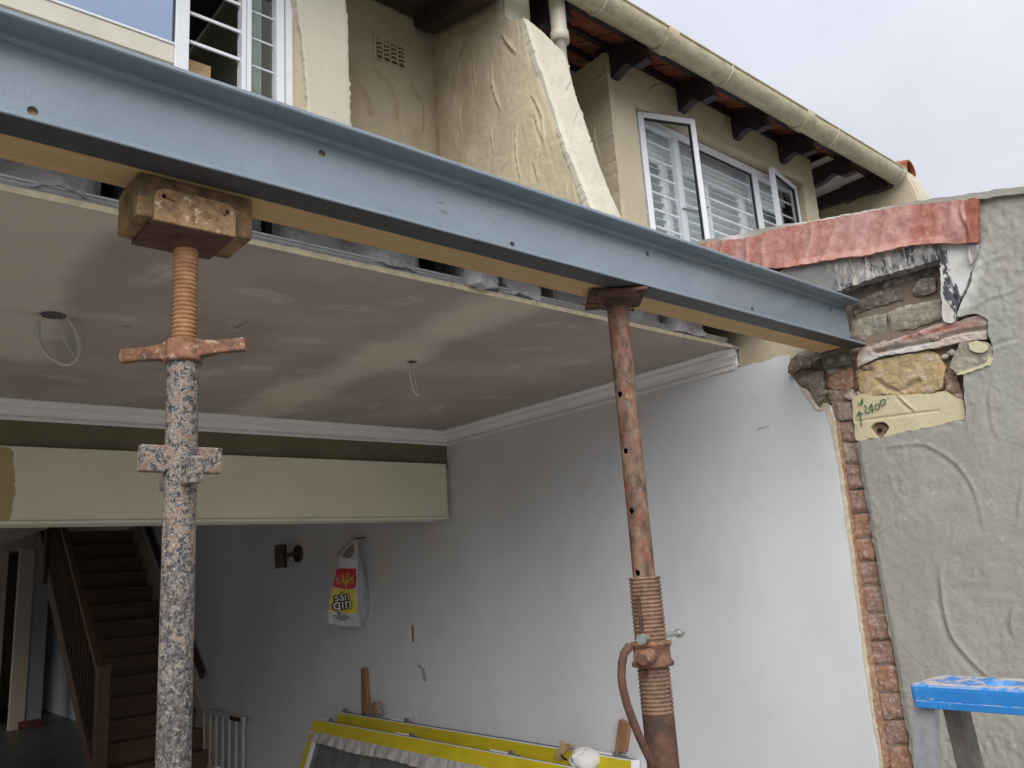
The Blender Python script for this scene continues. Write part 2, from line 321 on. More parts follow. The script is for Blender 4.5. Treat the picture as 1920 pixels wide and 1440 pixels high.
# ------------------------------------------------------------------ geometry helpers
rnd = random.Random(7)
ORG = {}
class MB:
    """collects shapes in world coordinates, build() links them as ONE mesh object"""
    def __init__(s): s.v = []; s.f = []; s.sm = []
    def add(s, vs, fs, smooth=False):
        b = len(s.v); s.v += [tuple(map(float, p)) for p in vs]
        s.f += [tuple(b + i for i in f) for f in fs]; s.sm += [smooth] * len(fs)
        return s
    def obox(s, c, ax, h):
        c = Vector(c); ax = [Vector(a).normalized() * q for a, q in zip(ax, h)]
        vs = [c + ax[0] * i + ax[1] * j + ax[2] * l for i in (-1, 1) for j in (-1, 1) for l in (-1, 1)]
        fs = [(0, 1, 3, 2), (4, 6, 7, 5), (0, 4, 5, 1), (2, 3, 7, 6), (0, 2, 6, 4), (1, 5, 7, 3)]
        if ax[0].cross(ax[1]).dot(ax[2]) < 0: fs = [f[::-1] for f in fs]
        return s.add(vs, fs)
    def box(s, x0, x1, y0, y1, z0, z1):
        return s.obox(((x0 + x1) / 2, (y0 + y1) / 2, (z0 + z1) / 2), ((1, 0, 0), (0, 1, 0), (0, 0, 1)),
                      (abs(x1 - x0) / 2, abs(y1 - y0) / 2, abs(z1 - z0) / 2))
    def bar(s, p, q, w, t, up=(0, 0, 1)):
        p, q = Vector(p), Vector(q); d = (q - p); a = d.normalized(); u = Vector(up)
        b = a.cross(u).normalized(); cc = b.cross(a)
        return s.obox((p + q) / 2, (a, b, cc), (d.length / 2, w / 2, t / 2))
    def prism(s, pts, d):
        n = len(pts); a = [Vector(p) for p in pts]; b = [p + Vector(d) for p in a]
        nrm = Vector((0, 0, 0))
        for i in range(n): nrm += a[i].cross(a[(i + 1) % n])
        fs = [tuple(range(n))[::-1], tuple(range(n, 2 * n))] + [(i, (i + 1) % n, n + (i + 1) % n, n + i) for i in range(n)]
        if nrm.dot(Vector(d)) < 0: fs = [f[::-1] for f in fs]
        return s.add(a + b, fs)
    def tube(s, pts, r, n=14, cap=True):
        pts = [Vector(p) for p in pts]; rr = r if isinstance(r, (list, tuple)) else [r] * len(pts)
        vs, fs = [], []; prev = None
        for i, p in enumerate(pts):
            t = (pts[min(i + 1, len(pts) - 1)] - pts[max(i - 1, 0)]).normalized()
            if prev is None:
                prev = t.orthogonal().normalized()
            prev = (prev - t * prev.dot(t)).normalized(); b = t.cross(prev)
            vs += [p + (prev * math.cos(2 * math.pi * j / n) + b * math.sin(2 * math.pi * j / n)) * rr[i] for j in range(n)]
        for i in range(len(pts) - 1):
            for j in range(n):
                k2 = (j + 1) % n; fs.append((i * n + j, i * n + k2, (i + 1) * n + k2, (i + 1) * n + j))
        s.add(vs, fs, True)
        if cap:
            m = (len(pts) - 1) * n
            s.add(vs[:n], [tuple(range(n))[::-1]]); s.add(vs[m:], [tuple(range(n))])
        return s
    def lathe(s, x, y, prof, n=28, jit=0.0):
        vs = [(x + r * math.cos(2 * math.pi * j / n), y + r * math.sin(2 * math.pi * j / n), z) for r, z in prof for j in range(n)]
        fs = [(i * n + j, i * n + (j + 1) % n, (i + 1) * n + (j + 1) % n, (i + 1) * n + j)
              for i in range(len(prof) - 1) for j in range(n)]
        if prof[0][1] > prof[-1][1]: fs = [f[::-1] for f in fs]
        return s.add(vs, fs, True)
    def build(s, name, mat, parent=None, bevel=0, smooth=None, seg=2):
        o0 = Vector(ORG.get(parent.name, (0, 0, 0))) if parent else Vector((0, 0, 0))
        me = bpy.data.meshes.new(name)
        me.from_pydata([tuple(Vector(p) - o0) for p in s.v], [], s.f)
        me.polygons.foreach_set('use_smooth', s.sm if smooth is None else [smooth] * len(s.f))
        if bevel:
            b = bmesh.new(); b.from_mesh(me)
            bmesh.ops.remove_doubles(b, verts=b.verts, dist=1e-5)
            es = [e for e in b.edges if len(e.link_faces) == 2 and e.calc_face_angle(0) > .5]
            bmesh.ops.bevel(b, geom=es, offset=bevel, segments=seg, affect='EDGES', profile=.6, clamp_overlap=True)
            b.to_mesh(me); b.free()
        me.materials.append(M[mat] if isinstance(mat, str) else mat)
        me.update()
        return link(name, me, parent)

def link(name, me, parent=None):
    o = bpy.data.objects.new(name, me); C.objects.link(o)
    if parent:
        o.parent = parent; ORG[o.name] = ORG.get(parent.name, (0, 0, 0))
    return o
def thing(name, label, cat, loc=(0, 0, 0), group=None):
    o = bpy.data.objects.new(name, None); C.objects.link(o); o.location = loc; o.empty_display_size = .1
    o['label'] = label; o['category'] = cat
    if group: o['group'] = group
    ORG[o.name] = loc
    return o
def tag(o, label=None, cat=None, group=None, kind=None):
    if label: o['label'] = label
    if cat: o['category'] = cat
    if group: o['group'] = group
    if kind: o['kind'] = kind
    return o
def clone(o, parent, loc=None, name=None):
    c = o.copy(); C.objects.link(c)
    if parent: c.parent = parent; ORG[c.name] = ORG.get(parent.name, (0, 0, 0))
    if loc is not None: c.location = loc
    return c
def cut(obj, cutters):
    """subtract cutter meshes (MB objects) for real holes, then drop the cutters"""
    tmp = []
    for m in cutters:
        c = m.build('cutter', 'dark'); c.parent = obj.parent
        c.location = -Vector(ORG.get(obj.parent.name, (0, 0, 0))) if obj.parent else (0, 0, 0)
        md = obj.modifiers.new('cut', 'BOOLEAN'); md.operation = 'DIFFERENCE'; md.solver = 'EXACT'; md.object = c
        tmp.append(c)
    bpy.context.view_layer.update()
    dg = bpy.context.evaluated_depsgraph_get()
    me = bpy.data.meshes.new_from_object(obj.evaluated_get(dg))
    obj.modifiers.clear(); old = obj.data; obj.data = me; me.name = old.name
    for c in tmp:
        bpy.data.objects.remove(c, do_unlink=True)
    return obj

# ---- noise in numpy
def vnoise(x, y, seed=0):
    xi, yi = np.floor(x), np.floor(y); fx, fy = x - xi, y - yi
    fx = fx * fx * (3 - 2 * fx); fy = fy * fy * (3 - 2 * fy)
    def h(a, b):
        q = np.sin(a * 127.1 + b * 311.7 + seed * 74.7) * 43758.5453
        return q - np.floor(q)
    return (h(xi, yi) * (1 - fx) + h(xi + 1, yi) * fx) * (1 - fy) + (h(xi, yi + 1) * (1 - fx) + h(xi + 1, yi + 1) * fx) * fy
def fbm(x, y, f=1., o=4, seed=0, g=.5):
    t = 0; a = 1; tot = 0
    for i in range(o):
        t = t + a * vnoise(x * f * 2 ** i + i * 17.3, y * f * 2 ** i + i * 9.1, seed + i); tot += a; a *= g
    return t / tot - .5
def inside(U, V, polys):
    r = np.zeros(U.shape, bool)
    for poly in polys:
        n = len(poly)
        for i in range(n):
            (x0, y0), (x1, y1) = poly[i], poly[(i + 1) % n]
            if y0 == y1: continue
            c = ((y0 > V) != (y1 > V)) & (U < (x1 - x0) * (V - y0) / (y1 - y0) + x0)
            r ^= c
    return r
def pdist(U, V, pts, closed=False):
    d = np.full(U.shape, 1e9); n = len(pts)
    for i in range(n if closed else n - 1):
        (x0, y0), (x1, y1) = pts[i], pts[(i + 1) % n]
        L = max((x1 - x0) ** 2 + (y1 - y0) ** 2, 1e-12)
        t = np.clip(((U - x0) * (x1 - x0) + (V - y0) * (y1 - y0)) / L, 0, 1)
        d = np.minimum(d, np.hypot(U - x0 - t * (x1 - x0), V - y0 - t * (y1 - y0)))
    return d
def pstroke(U, V, pts, w, A):
    """a trowel drag along a polyline: raised lip on one side, hollow on the other, fading at the ends"""
    if len(pts) > 2:                         # round the corners of the drag
        q = [pts[0]]
        for i in range(len(pts) - 1):
            a, b, c, d = pts[max(i - 1, 0)], pts[i], pts[i + 1], pts[min(i + 2, len(pts) - 1)]
            for t in (.25, .5, .75, 1.0):
                q.append(tuple(.5 * (2 * b[z] + (c[z] - a[z]) * t + (2 * a[z] - 5 * b[z] + 4 * c[z] - d[z]) * t * t + (3 * b[z] - a[z] - 3 * c[z] + d[z]) * t ** 3) for z in (0, 1)))
        pts = q
    best = np.full(U.shape, 1e9); sg = np.zeros(U.shape); al = np.zeros(U.shape)
    seg = [math.hypot(pts[i + 1][0] - pts[i][0], pts[i + 1][1] - pts[i][1]) for i in range(len(pts) - 1)]
    tot = sum(seg); acc = 0
    for i, Ls in enumerate(seg):
        (x0, y0), (x1, y1) = pts[i], pts[i + 1]; tx, ty = (x1 - x0) / Ls, (y1 - y0) / Ls
        t = np.clip((U - x0) * tx + (V - y0) * ty, 0, Ls)
        dx, dy = U - x0 - t * tx, V - y0 - t * ty; d = np.hypot(dx, dy)
        m = d < best; best = np.where(m, d, best)
        sg = np.where(m, tx * (V - y0) - ty * (U - x0), sg); al = np.where(m, (acc + t) / tot, al); acc += Ls
    s = np.sign(sg) * best; tp = np.clip(4 * al * (1 - al), 0, 1) ** .7 * (best < 6 * w)
    return A * tp * (1.25 * np.exp(-np.abs(s) / (.6 * w)) - .7 * np.exp(-((s - 1.5 * w) / (1.3 * w)) ** 2))
def arcs(U, V, n, seed, size=(.12, .4), A=(.003, .009), w=(.006, .016), ang=(0, 2 * math.pi), curv=2.0):
    r = random.Random(seed); h = np.zeros(U.shape)
    u0, u1, v0, v1 = U.min(), U.max(), V.min(), V.max()
    for _ in range(n):
        cu, cv = r.uniform(u0, u1), r.uniform(v0, v1); th = r.uniform(*ang); L = r.uniform(*size) / 2
        ww = r.uniform(*w); am = r.uniform(*A) * r.choice((1, 1, -.7)); kk = r.uniform(-curv, curv)
        m = (np.abs(U - cu) < L * 1.3 + .1) & (np.abs(V - cv) < L * 1.3 + .1)
        if not m.any(): continue
        a = (U[m] - cu) * math.cos(th) + (V[m] - cv) * math.sin(th)
        b = -(U[m] - cu) * math.sin(th) + (V[m] - cv) * math.cos(th) - kk * a * a
        tp = np.clip(1 - (a / L) ** 2, 0, 1)
        h[m] += am * tp * (1.2 * np.exp(-np.abs(b) / (.6 * ww)) - .6 * np.exp(-((b - 1.4 * ww) / (1.3 * ww)) ** 2))
    return h

def relief(name, mat, polys, O, ua, va, na, res, h=None, thick=.03, wob=.0, parent=None, attrs=None, seed=3, smooth=True):
    """a surface cut to an outline and displaced along its normal; its rim is carried back to give it thickness"""
    if isinstance(polys[0][0], (int, float)): polys = [polys]
    us = [p[0] for q in polys for p in q]; vs = [p[1] for q in polys for p in q]
    u = np.arange(min(us) - res, max(us) + 2 * res, res); v = np.arange(min(vs) - res, max(vs) + 2 * res, res)
    U, V = np.meshgrid(u, v, indexing='ij')
    cu, cv = U[:-1, :-1] + res / 2, V[:-1, :-1] + res / 2
    if wob:
        cu = cu + wob * 2 * fbm(cu, cv, .35 / max(wob, .01), 4, seed + 50, .6); cv = cv + wob * 2 * fbm(cu, cv, .35 / max(wob, .01), 4, seed + 90, .6)
    ins = inside(cu, cv, polys)
    H = h(U, V) if h else np.zeros(U.shape)
    O, ua, va, na = map(np.array, (O, ua, va, na)); O = O.astype(float)
    if parent: O = O - np.array(ORG.get(parent.name, (0, 0, 0)))
    P = O + U[..., None] * ua + V[..., None] * va + H[..., None] * na
    nv = U.shape[1]; idx = np.arange(U.size).reshape(U.shape)
    q = np.stack([idx[:-1, :-1], idx[1:, :-1], idx[1:, 1:], idx[:-1, 1:]], -1)[ins]
    if np.dot(np.cross(ua, va), na) < 0: q = q[:, ::-1]
    e = np.concatenate([q[:, [0, 1]], q[:, [1, 2]], q[:, [2, 3]], q[:, [3, 0]]])
    key = np.sort(e, 1); key = key[:, 0].astype(np.int64) * U.size + key[:, 1]
    un, inv, cnt = np.unique(key, return_inverse=True, return_counts=True)
    be = e[cnt[inv] == 1]
    used = np.unique(q); rem = -np.ones(U.size, int); rem[used] = np.arange(len(used))
    pts = P.reshape(-1, 3)[used]; q = rem[q]; be = rem[be]
    nxt = np.arange(len(pts)); prv = np.arange(len(pts)); nxt[be[:, 0]] = be[:, 1]; prv[be[:, 1]] = be[:, 0]
    bv = np.unique(be)
    uv = np.stack([U.reshape(-1)[used], V.reshape(-1)[used]], 1); uv0 = uv.copy()
    for _ in range(4):                       # iron the grid steps out of the outline
        uv[bv] = .5 * uv[bv] + .25 * (uv[nxt[bv]] + uv[prv[bv]])
    dlt = uv - uv0
    pts = pts + dlt[:, :1] * ua + dlt[:, 1:] * va
    rb = -np.ones(len(pts), int); rb[bv] = len(pts) + np.arange(len(bv))
    base = (O + uv[:, :1] * ua + uv[:, 1:] * va)[bv] - na * thick; nb = len(bv)
    allp = np.concatenate([pts, pts[bv], base]); sq = np.stack([rb[be[:, 1]], rb[be[:, 0]], rb[be[:, 0]] + nb, rb[be[:, 1]] + nb], 1)
    faces = np.concatenate([q, sq])
    me = bpy.data.meshes.new(name)
    me.vertices.add(len(allp)); me.vertices.foreach_set('co', allp.astype(np.float32).ravel())
    me.loops.add(faces.size); me.loops.foreach_set('vertex_index', faces.astype(np.int32).ravel())
    me.polygons.add(len(faces)); me.polygons.foreach_set('loop_start', np.arange(0, faces.size, 4, dtype=np.int32))
    try: me.polygons.foreach_set('loop_total', np.full(len(faces), 4, np.int32))
    except Exception: pass
    sm = np.zeros(len(faces), bool); sm[:len(q)] = smooth
    me.update(calc_edges=True)
    me.polygons.foreach_set('use_smooth', sm)
    for an, fn in (attrs or {}).items():
        vals = np.clip(fn(U, V), 0, 1).reshape(-1)[used]
        at = me.attributes.new(an, 'FLOAT', 'POINT')
        at.data.foreach_set('value', np.concatenate([vals, vals[bv], vals[bv]]).astype(np.float32))
    me.materials.append(M[mat])
    return link(name, me, parent)
def wallx(name, mat, poly, x, res, h=None, **kw):       # a surface of a wall that faces -X; outline in (y, z)
    return relief(name, mat, poly, (x, 0, 0), (0, 1, 0), (0, 0, 1), (-1, 0, 0), res, h, **kw)
def wally(name, mat, poly, y, res, h=None, **kw):       # a surface that faces -Y; outline in (x, z)
    return relief(name, mat, poly, (0, y, 0), (1, 0, 0), (0, 0, 1), (0, -1, 0), res, h, **kw)
def rect(u0, u1, v0, v1): return [(u0, v0), (u1, v0), (u1, v1), (u0, v1)]
def text_mesh(body, size, ext):
    cu = bpy.data.curves.new('t', 'FONT'); cu.body = body; cu.size = size; cu.extrude = ext; cu.align_x = 'CENTER'; cu.align_y = 'CENTER'
    o = bpy.data.objects.new('t', cu); C.objects.link(o); bpy.context.view_layer.update()
    me = bpy.data.meshes.new_from_object(o.evaluated_get(bpy.context.evaluated_depsgraph_get()))
    bpy.data.objects.remove(o, do_unlink=True)
    return [tuple(v.co) for v in me.vertices], [tuple(p.vertices) for p in me.polygons]

XW = 3.5          # face of the party wall
# ================================================================== SETTING
tag(MB().box(-60, 60, -60, 1.64, -.35, -.12).build('ground', 'ground'), kind='structure')
tag(MB().box(-1.9, 3.5, 1.641, 8.4, -.3, 0).build('floor', 'floor'), kind='structure')
tag(MB().box(-1.9, 3.5, 8.401, 18.0, -.3, 0).build('hall_floor', 'hall_floor'), kind='structure')
# left side and end of the house (plain painted walls)
lw = MB().box(-2.1, -1.9, 1.64, 9.6, 0, 2.98).box(-2.1, -1.9, 14.2, 18, 0, 2.98).box(-2.1, -1.9, 9.6, 14.2, 0, .4).box(-2.1, -1.9, 9.6, 14.2, 2.5, 2.98)   # unseen opening added so sky light reaches the hall
tag(lw.build('left_wall', 'plaster'), kind='structure')
tag(MB().box(-2.1, 3.5, 18.0, 18.2, 0, 6.2).build('end_wall', 'hall_paint'), kind='structure')

def skim(U, V):
    n = fbm(U, V, 3.2, 5, 11); n2 = fbm(U, V, 16, 4, 21)
    cl = 2.02 - (V - 2.37) * .04
    band = np.clip((.21 + .22 * n - np.abs(U - cl)) / .13, 0, 1)
    side = np.clip((.66 + .075 * (V - 2.6) + .20 * n - U) / .09, 0, 1) * np.clip((4.1 - V + n) / .5, .25, 1)
    m = np.maximum(band * .85, side * .95)
    r = random.Random(5)
    for (x, y) in P_SPOTS:
        th = r.uniform(-.5, .5) + r.choice((0, 1.57)); a = (U - x) * math.cos(th) + (V - y) * math.sin(th)
        b = -(U - x) * math.sin(th) + (V - y) * math.cos(th) - 1.2 * a * a
        L, W = r.uniform(.09, .16), r.uniform(.035, .06)
        str_ = fbm(a * .35, b, 46, 3, 31)
        m = np.maximum(m, np.clip(1 - (a / L) ** 2 - (b / W) ** 2, 0, 1) * np.clip(.7 + 2.4 * str_ + .8 * n, 0, 1))
    haze_ = np.clip(n * 1.1 + .05, 0, .25)
    return np.clip(m + haze_ + .25 * n2 * (m > .1), 0, 1)
P_SPOTS = [(0.799,2.619), (1.194,2.601), (1.513,2.577), (0.807,3.092), (1.540,3.044), (1.635,2.416), (1.220,2.995), (0.886,4.096), (1.552,3.555), (1.346,4.262), (2.673,3.012), (2.556,2.681), (1.945,2.426), (2.902,3.985), (2.514,4.094), (2.399,2.341), (2.043,3.317), (3.049,3.594), (1.841,3.530), (1.397,3.741), (2.531,2.184), (2.904,2.781)]
def marks(U, V):
    a = pdist(U, V, [(1.234,3.028), (1.228,2.823), (1.226,2.649), (1.225,2.457)])
    return np.clip(1 - a / .004, 0, 1) * .8 + np.clip(1 - pdist(U, V, [(0.770,3.194), (0.881,3.187)]) / .02, 0, 1) * np.clip(fbm(U, V, 40, 3, 4) * 4, 0, 1)
ceil_ = relief('ceiling', 'ceiling', rect(-1.9, 3.5, 2.2, 4.74), (0, 0, 2.78), (1, 0, 0), (0, 1, 0), (0, 0, -1), .013,
               lambda U, V: .0015 * fbm(U, V, 1.5, 3, 2), thick=.0125, wob=.004, attrs={'skim': skim, 'stain': marks})
tag(ceil_, kind='structure')
for (px, py, r0) in [(.620, 3.165, .040), (2.148, 3.135, .033)]:
    pass
be = relief('board_edge', 'plaster_cut', rect(-1.9, 3.42, 2.776, 2.795), (0, 2.197, 0), (1, 0, 0), (0, 0, 1), (0, -1, 0), .006,
            lambda U, V: .003 * fbm(U, V, 14, 3, 2), thick=.004, wob=.004, parent=ceil_)
# light openings: flat discs under the board, the hole's shade in their grey
for (px, py, r0) in [(.620, 3.165, .043), (2.146, 3.133, .024)]:
    a = 20
    mb = MB().lathe(px, py, [(r0, 2.7778), (r0 * .98, 2.7775), (r0 * .96, 2.7772), (.001, 2.7770)], 24)
    mb.build('light_opening', 'hole_shade', ceil_)
hc = tag(MB().box(-1.9, 3.5, 4.86, 9.6, 2.62, 2.78).box(-1.9, 2.2, 9.6, 18, 2.62, 2.78).box(2.2, 3.5, 14.6, 18, 2.62, 2.78).build('hall_ceiling', 'hall_paint'), kind='structure')
# ================================================================== PARTY WALL (one thing; every exposed layer a part)
pw = thing('party_wall', 'party wall on the right with white plaster inside, bare brick strip and grey render outside', 'wall', (3.5, 2, 0))
core = [(-2.5, -.1), (18, -.1), (18, 3.5), (3.2, 3.5), (3.0, 3.545), (-2.5, 2.385)]
MB().prism([(3.535, y, z) for y, z in core], (.185, 0, 0)).build('wall_core', 'mortar', pw)
# inside plaster: fine broken edge near the opening, plain sheet beyond
edge = [(1.799,0.880), (1.801,1.024), (1.802,1.171), (1.796,1.344), (1.791,1.542), (1.784,1.665), (1.779,1.813), (1.776,1.951), (1.776,2.069), (1.776,2.189), (1.774,2.309), (1.781,2.404), (1.802,2.423), (1.820,2.407), (1.840,2.401), (1.860,2.440), (1.883,2.500), (1.919,2.529), (1.940,2.575), (1.956,2.615), (1.941,2.669)]
strip = [(edge[0][0] + .03, -.0)] + edge + [(edge[-1][0], 2.69), (2.175, 2.69), (2.175, 0)]
wallx('plaster_edge', 'plaster', strip, 3.49, .006, lambda U, V: .002 * fbm(U, V, 9, 3, 5) * np.clip((2.08 - U) / .15, 0, 1) - .002 * np.clip((U - 2.12) / .04, 0, 1) - .008 * np.clip(1 - pdist(U, V, edge) / .012, 0, 1), thick=.03, wob=.004, parent=pw)
sheet = MB().box(3.4903, 3.515, 2.118, 18, 0, 2.69).build('plaster', 'plaster', pw)
cut(sheet, [MB().box(3.4, 3.6, 5.215, 5.275, 1.315, 1.437)])
MB().box(3.512, 3.535, 5.20, 5.29, 1.30, 1.45).build('socket_recess', 'stone_brown', pw)
wallx('smudge', 'plaster_cut', [(5.075, 1.06), (5.10, 1.05), (5.12, 1.08), (5.13, 1.12), (5.19, 1.15), (5.17, 1.165), (5.10, 1.13)], 3.4885, .006, wob=.02, thick=.001, parent=pw).data.materials[0] = M['hall_blue']
wallx('smudge', 'hall_blue', [(2.176,2.360), (2.153,2.371), (2.094,2.374), (2.095,2.369), (2.155,2.361)], 3.4895, .004, wob=.006, thick=.001, parent=pw)
# bare strip of wall above the plaster where a cornice has gone
wallx('bare_plaster', 'bare_plaster', [(2.229,2.679), (1.948,2.666), (1.772,2.672), (1.728,2.669), (1.707,2.795), (2.090,2.904), (2.470,2.976), (2.481,2.896), (2.214,2.798)], 3.497, .008,
      lambda U, V: .003 * fbm(U, V, 12, 4, 8), parent=pw, wob=.006)
wallx('plaster_lip', 'plaster_cut', [(1.949,2.619), (1.921,2.535), (1.885,2.504), (1.862,2.443), (1.842,2.404), (1.822,2.410), (1.804,2.427), (1.783,2.410), (1.771,2.309), (1.771,2.188), (1.771,2.069), (1.774,1.812), (1.786,1.541), (1.797,1.171), (1.795,0.879), (1.813,0.877), (1.801,0.909), (1.809,1.170), (1.798,1.541), (1.791,1.813), (1.784,2.094), (1.789,2.312), (1.807,2.395), (1.825,2.393), (1.850,2.401), (1.898,2.489), (1.939,2.580)], 3.487, .004,
      lambda U, V: .003 * fbm(U, V, 30, 3, 8), parent=pw, wob=.004, thick=.02)
wallx('scratch_coat', 'orange_coat', [(1.776, 2.334), (1.778, 2.213), (1.78, 2.093), (1.781, 1.975), (1.783, 1.859), (1.785, 1.744), (1.786, 1.631), (1.794, 1.519), (1.795, 1.409), (1.795, 1.3), (1.796, 1.193), (1.796, 1.087), (1.796, 0.983), (1.797, 0.88), (1.772, 0.883), (1.771, 0.985), (1.771, 1.089), (1.77, 1.195), (1.77, 1.301), (1.769, 1.409), (1.768, 1.519), (1.767, 1.63), (1.765, 1.743), (1.764, 1.857), (1.762, 1.973), (1.76, 2.091), (1.758, 2.21), (1.756, 2.331)], 3.493, .005, lambda U, V: .004 * fbm(U, V, 25, 4, 3), parent=pw, wob=.006, thick=.03)
# pale filled cable chase below the socket hole
wallx('filled_chase', 'white_paint', [(5.205, 1.22), (5.245, 1.22), (5.24, 1.0), (5.23, .7), (5.20, .7), (5.21, 1.0)], 3.4897, .01, thick=.001, wob=.02, parent=pw).data.materials[0] = simple('chase_filler', (.70, .70, .69), .8, .08, 9)
# brick strip, course by course
def stone_h(poly, rnd_=.015, A=.010, seed=0, f=18, tilt=0.0):
    cu = sum(p[0] for p in poly) / len(poly); cv = sum(p[1] for p in poly) / len(poly)
    def h(U, V):
        d = pdist(U, V, poly, True)
        return -.007 * np.clip(1 - d / rnd_, 0, 1) ** 2 + A * (fbm(U, V, f, 5, seed, .6)) + tilt * (V - cv)
    return h
def stone_piece(name, mat, poly, x=3.505, seed=0, A=.012, wob=.006, res=.005, tilt=0., rnd_=.014, thick=.035, f=18):
    return wallx(name, mat, poly, x, res, stone_h(poly, rnd_, A, seed, f, tilt), thick=thick, wob=wob * 1.5, parent=pw, seed=seed)
bm_ = ['brick_grey', 'brick_brown', 'brick_grey', 'brick_brown', 'brick_brown', 'brick_red', 'brick_red', 'brick_brown', 'brick_brown', 'brick_brown', 'brick_brown', 'brick_red', 'brick_brown', 'brick_brown', 'brick_red', 'brick_brown', 'brick_brown']
for i, poly in enumerate([[(1.76, 2.421), (1.673, 2.408), (1.679, 2.324), (1.761, 2.335)], [(1.761, 2.325), (1.68, 2.315), (1.686, 2.235), (1.763, 2.242)], [(1.763, 2.233), (1.686, 2.225), (1.693, 2.139), (1.764, 2.144)], [(1.764, 2.134), (1.693, 2.129), (1.691, 2.026), (1.766, 2.03)], [(1.766, 2.021), (1.691, 2.017), (1.689, 1.922), (1.768, 1.925)], [(1.768, 1.916), (1.689, 1.913), (1.689, 1.817), (1.77, 1.819)], [(1.77, 1.809), (1.689, 1.808), (1.689, 1.718), (1.771, 1.718)], [(1.771, 1.709), (1.689, 1.709), (1.687, 1.616), (1.772, 1.614)], [(1.772, 1.605), (1.687, 1.607), (1.685, 1.502), (1.773, 1.499)], [(1.773, 1.49), (1.685, 1.494), (1.683, 1.392), (1.774, 1.387)], [(1.774, 1.378), (1.683, 1.384), (1.682, 1.295), (1.775, 1.287)], [(1.775, 1.278), (1.682, 1.286), (1.68, 1.186), (1.775, 1.176)], [(1.775, 1.167), (1.68, 1.177), (1.679, 1.083), (1.776, 1.071)], [(1.776, 1.062), (1.679, 1.074), (1.679, 0.983), (1.776, 0.969)], [(1.776, 0.961), (1.679, 0.975), (1.678, 0.881), (1.777, 0.864)], [(1.777, 0.856), (1.678, 0.873), (1.677, 0.772), (1.777, 0.753)], [(1.777, 0.745), (1.677, 0.764), (1.676, 0.661), (1.778, 0.639)]]):
    stone_piece('brick', bm_[i % len(bm_)], poly, 3.502 + .002 * ((i * 7) % 3 - 1), 40 + i, .018, .004, tilt=.05 * ((i * 5) % 3 - 1))
wallx('mortar_bed', 'mortar', [(1.785,2.449), (1.685,2.436), (1.701,2.131), (1.697,1.943), (1.697,1.694), (1.692,1.452), (1.688,1.176), (1.686,0.890), (1.685,0.653), (1.773,0.638), (1.786,0.877), (1.784,1.429), (1.780,1.812), (1.772,2.310)], 3.511, .006,
      lambda U, V: .014 * fbm(U, V, 24, 4, 9), parent=pw, wob=.004)
# broken brickwork under the beam end
for i, (mt, px) in enumerate([
    ('brick_grey', [(1.950,2.599), (1.903,2.614), (1.793,2.575), (1.804,2.459), (1.853,2.419), (1.886,2.512), (1.926,2.541)]),
    ('brick_red', [(1.781,2.568), (1.654,2.560), (1.664,2.469), (1.727,2.468), (1.788,2.494)]),
    ('brick_grey', [(1.789,2.486), (1.665,2.462), (1.672,2.422), (1.773,2.428), (1.795,2.450)]),
    ('brick_brown', [(1.647,2.618), (1.609,2.619), (1.621,2.548), (1.647,2.481), (1.666,2.445), (1.650,2.555)])]):
    stone_piece('brick', mt, px, 3.503, 70 + i, .022, .008)
stone_piece('mortar', 'mortar', [(1.964,2.618), (1.939,2.670), (1.786,2.663), (1.536,2.649), (1.498,2.591), (1.625,2.524), (1.664,2.411), (1.801,2.414), (1.855,2.405), (1.908,2.499)], 3.522, 77, .02, .006)
stone_piece('broken_stone', 'stone_dark', [(1.948,2.590), (1.928,2.663), (1.877,2.687), (1.792,2.673), (1.754,2.646), (1.775,2.631), (1.832,2.609), (1.887,2.602)], 3.468, 81, .02, .006, tilt=-.25, thick=.06)
# long pale mortar ledge
led = [(1.606,2.635), (1.529,2.632), (1.389,2.636), (1.255,2.649), (1.173,2.641), (1.100,2.643), (1.074,2.613), (1.090,2.569), (1.088,2.538), (1.189,2.551), (1.262,2.552), (1.315,2.554), (1.424,2.567), (1.540,2.570), (1.595,2.559), (1.626,2.547)]
def ledh(U, V):
    h = .016 * fbm(U, V, 16, 5, 6, .7) + .010 * fbm(U * .5, V * 1.6, 45, 4, 7, .7) - .02 * np.clip(1 - pdist(U, V, [(1.535,2.598), (1.420,2.592), (1.309,2.587), (1.182,2.594), (1.083,2.583)]) / .012, 0, 1)
    return h + .004 * np.clip(1 - pdist(U, V, [(1.532,2.616), (1.392,2.623), (1.259,2.631)]) / .02, 0, 1)
wallx('mortar_ledge', 'ledge', led, 3.482, .005, ledh, thick=.04, wob=.009, parent=pw,
      attrs={'stain': lambda U, V: np.clip(1 - pdist(U, V, [(1.391,2.627), (1.302,2.627), (1.197,2.621), (1.117,2.612)]) / .03, 0, 1),
             'pale': lambda U, V: np.clip(1 - pdist(U, V, [(1.587,2.574), (1.400,2.575), (1.313,2.569)]) / .015, 0, 1) * .8})
stone_piece('broken_brick', 'stone_brown', [(1.310,2.606), (1.280,2.607), (1.256,2.587), (1.289,2.582)], 3.476, 82, .01, .004)
rs = random.Random(21)
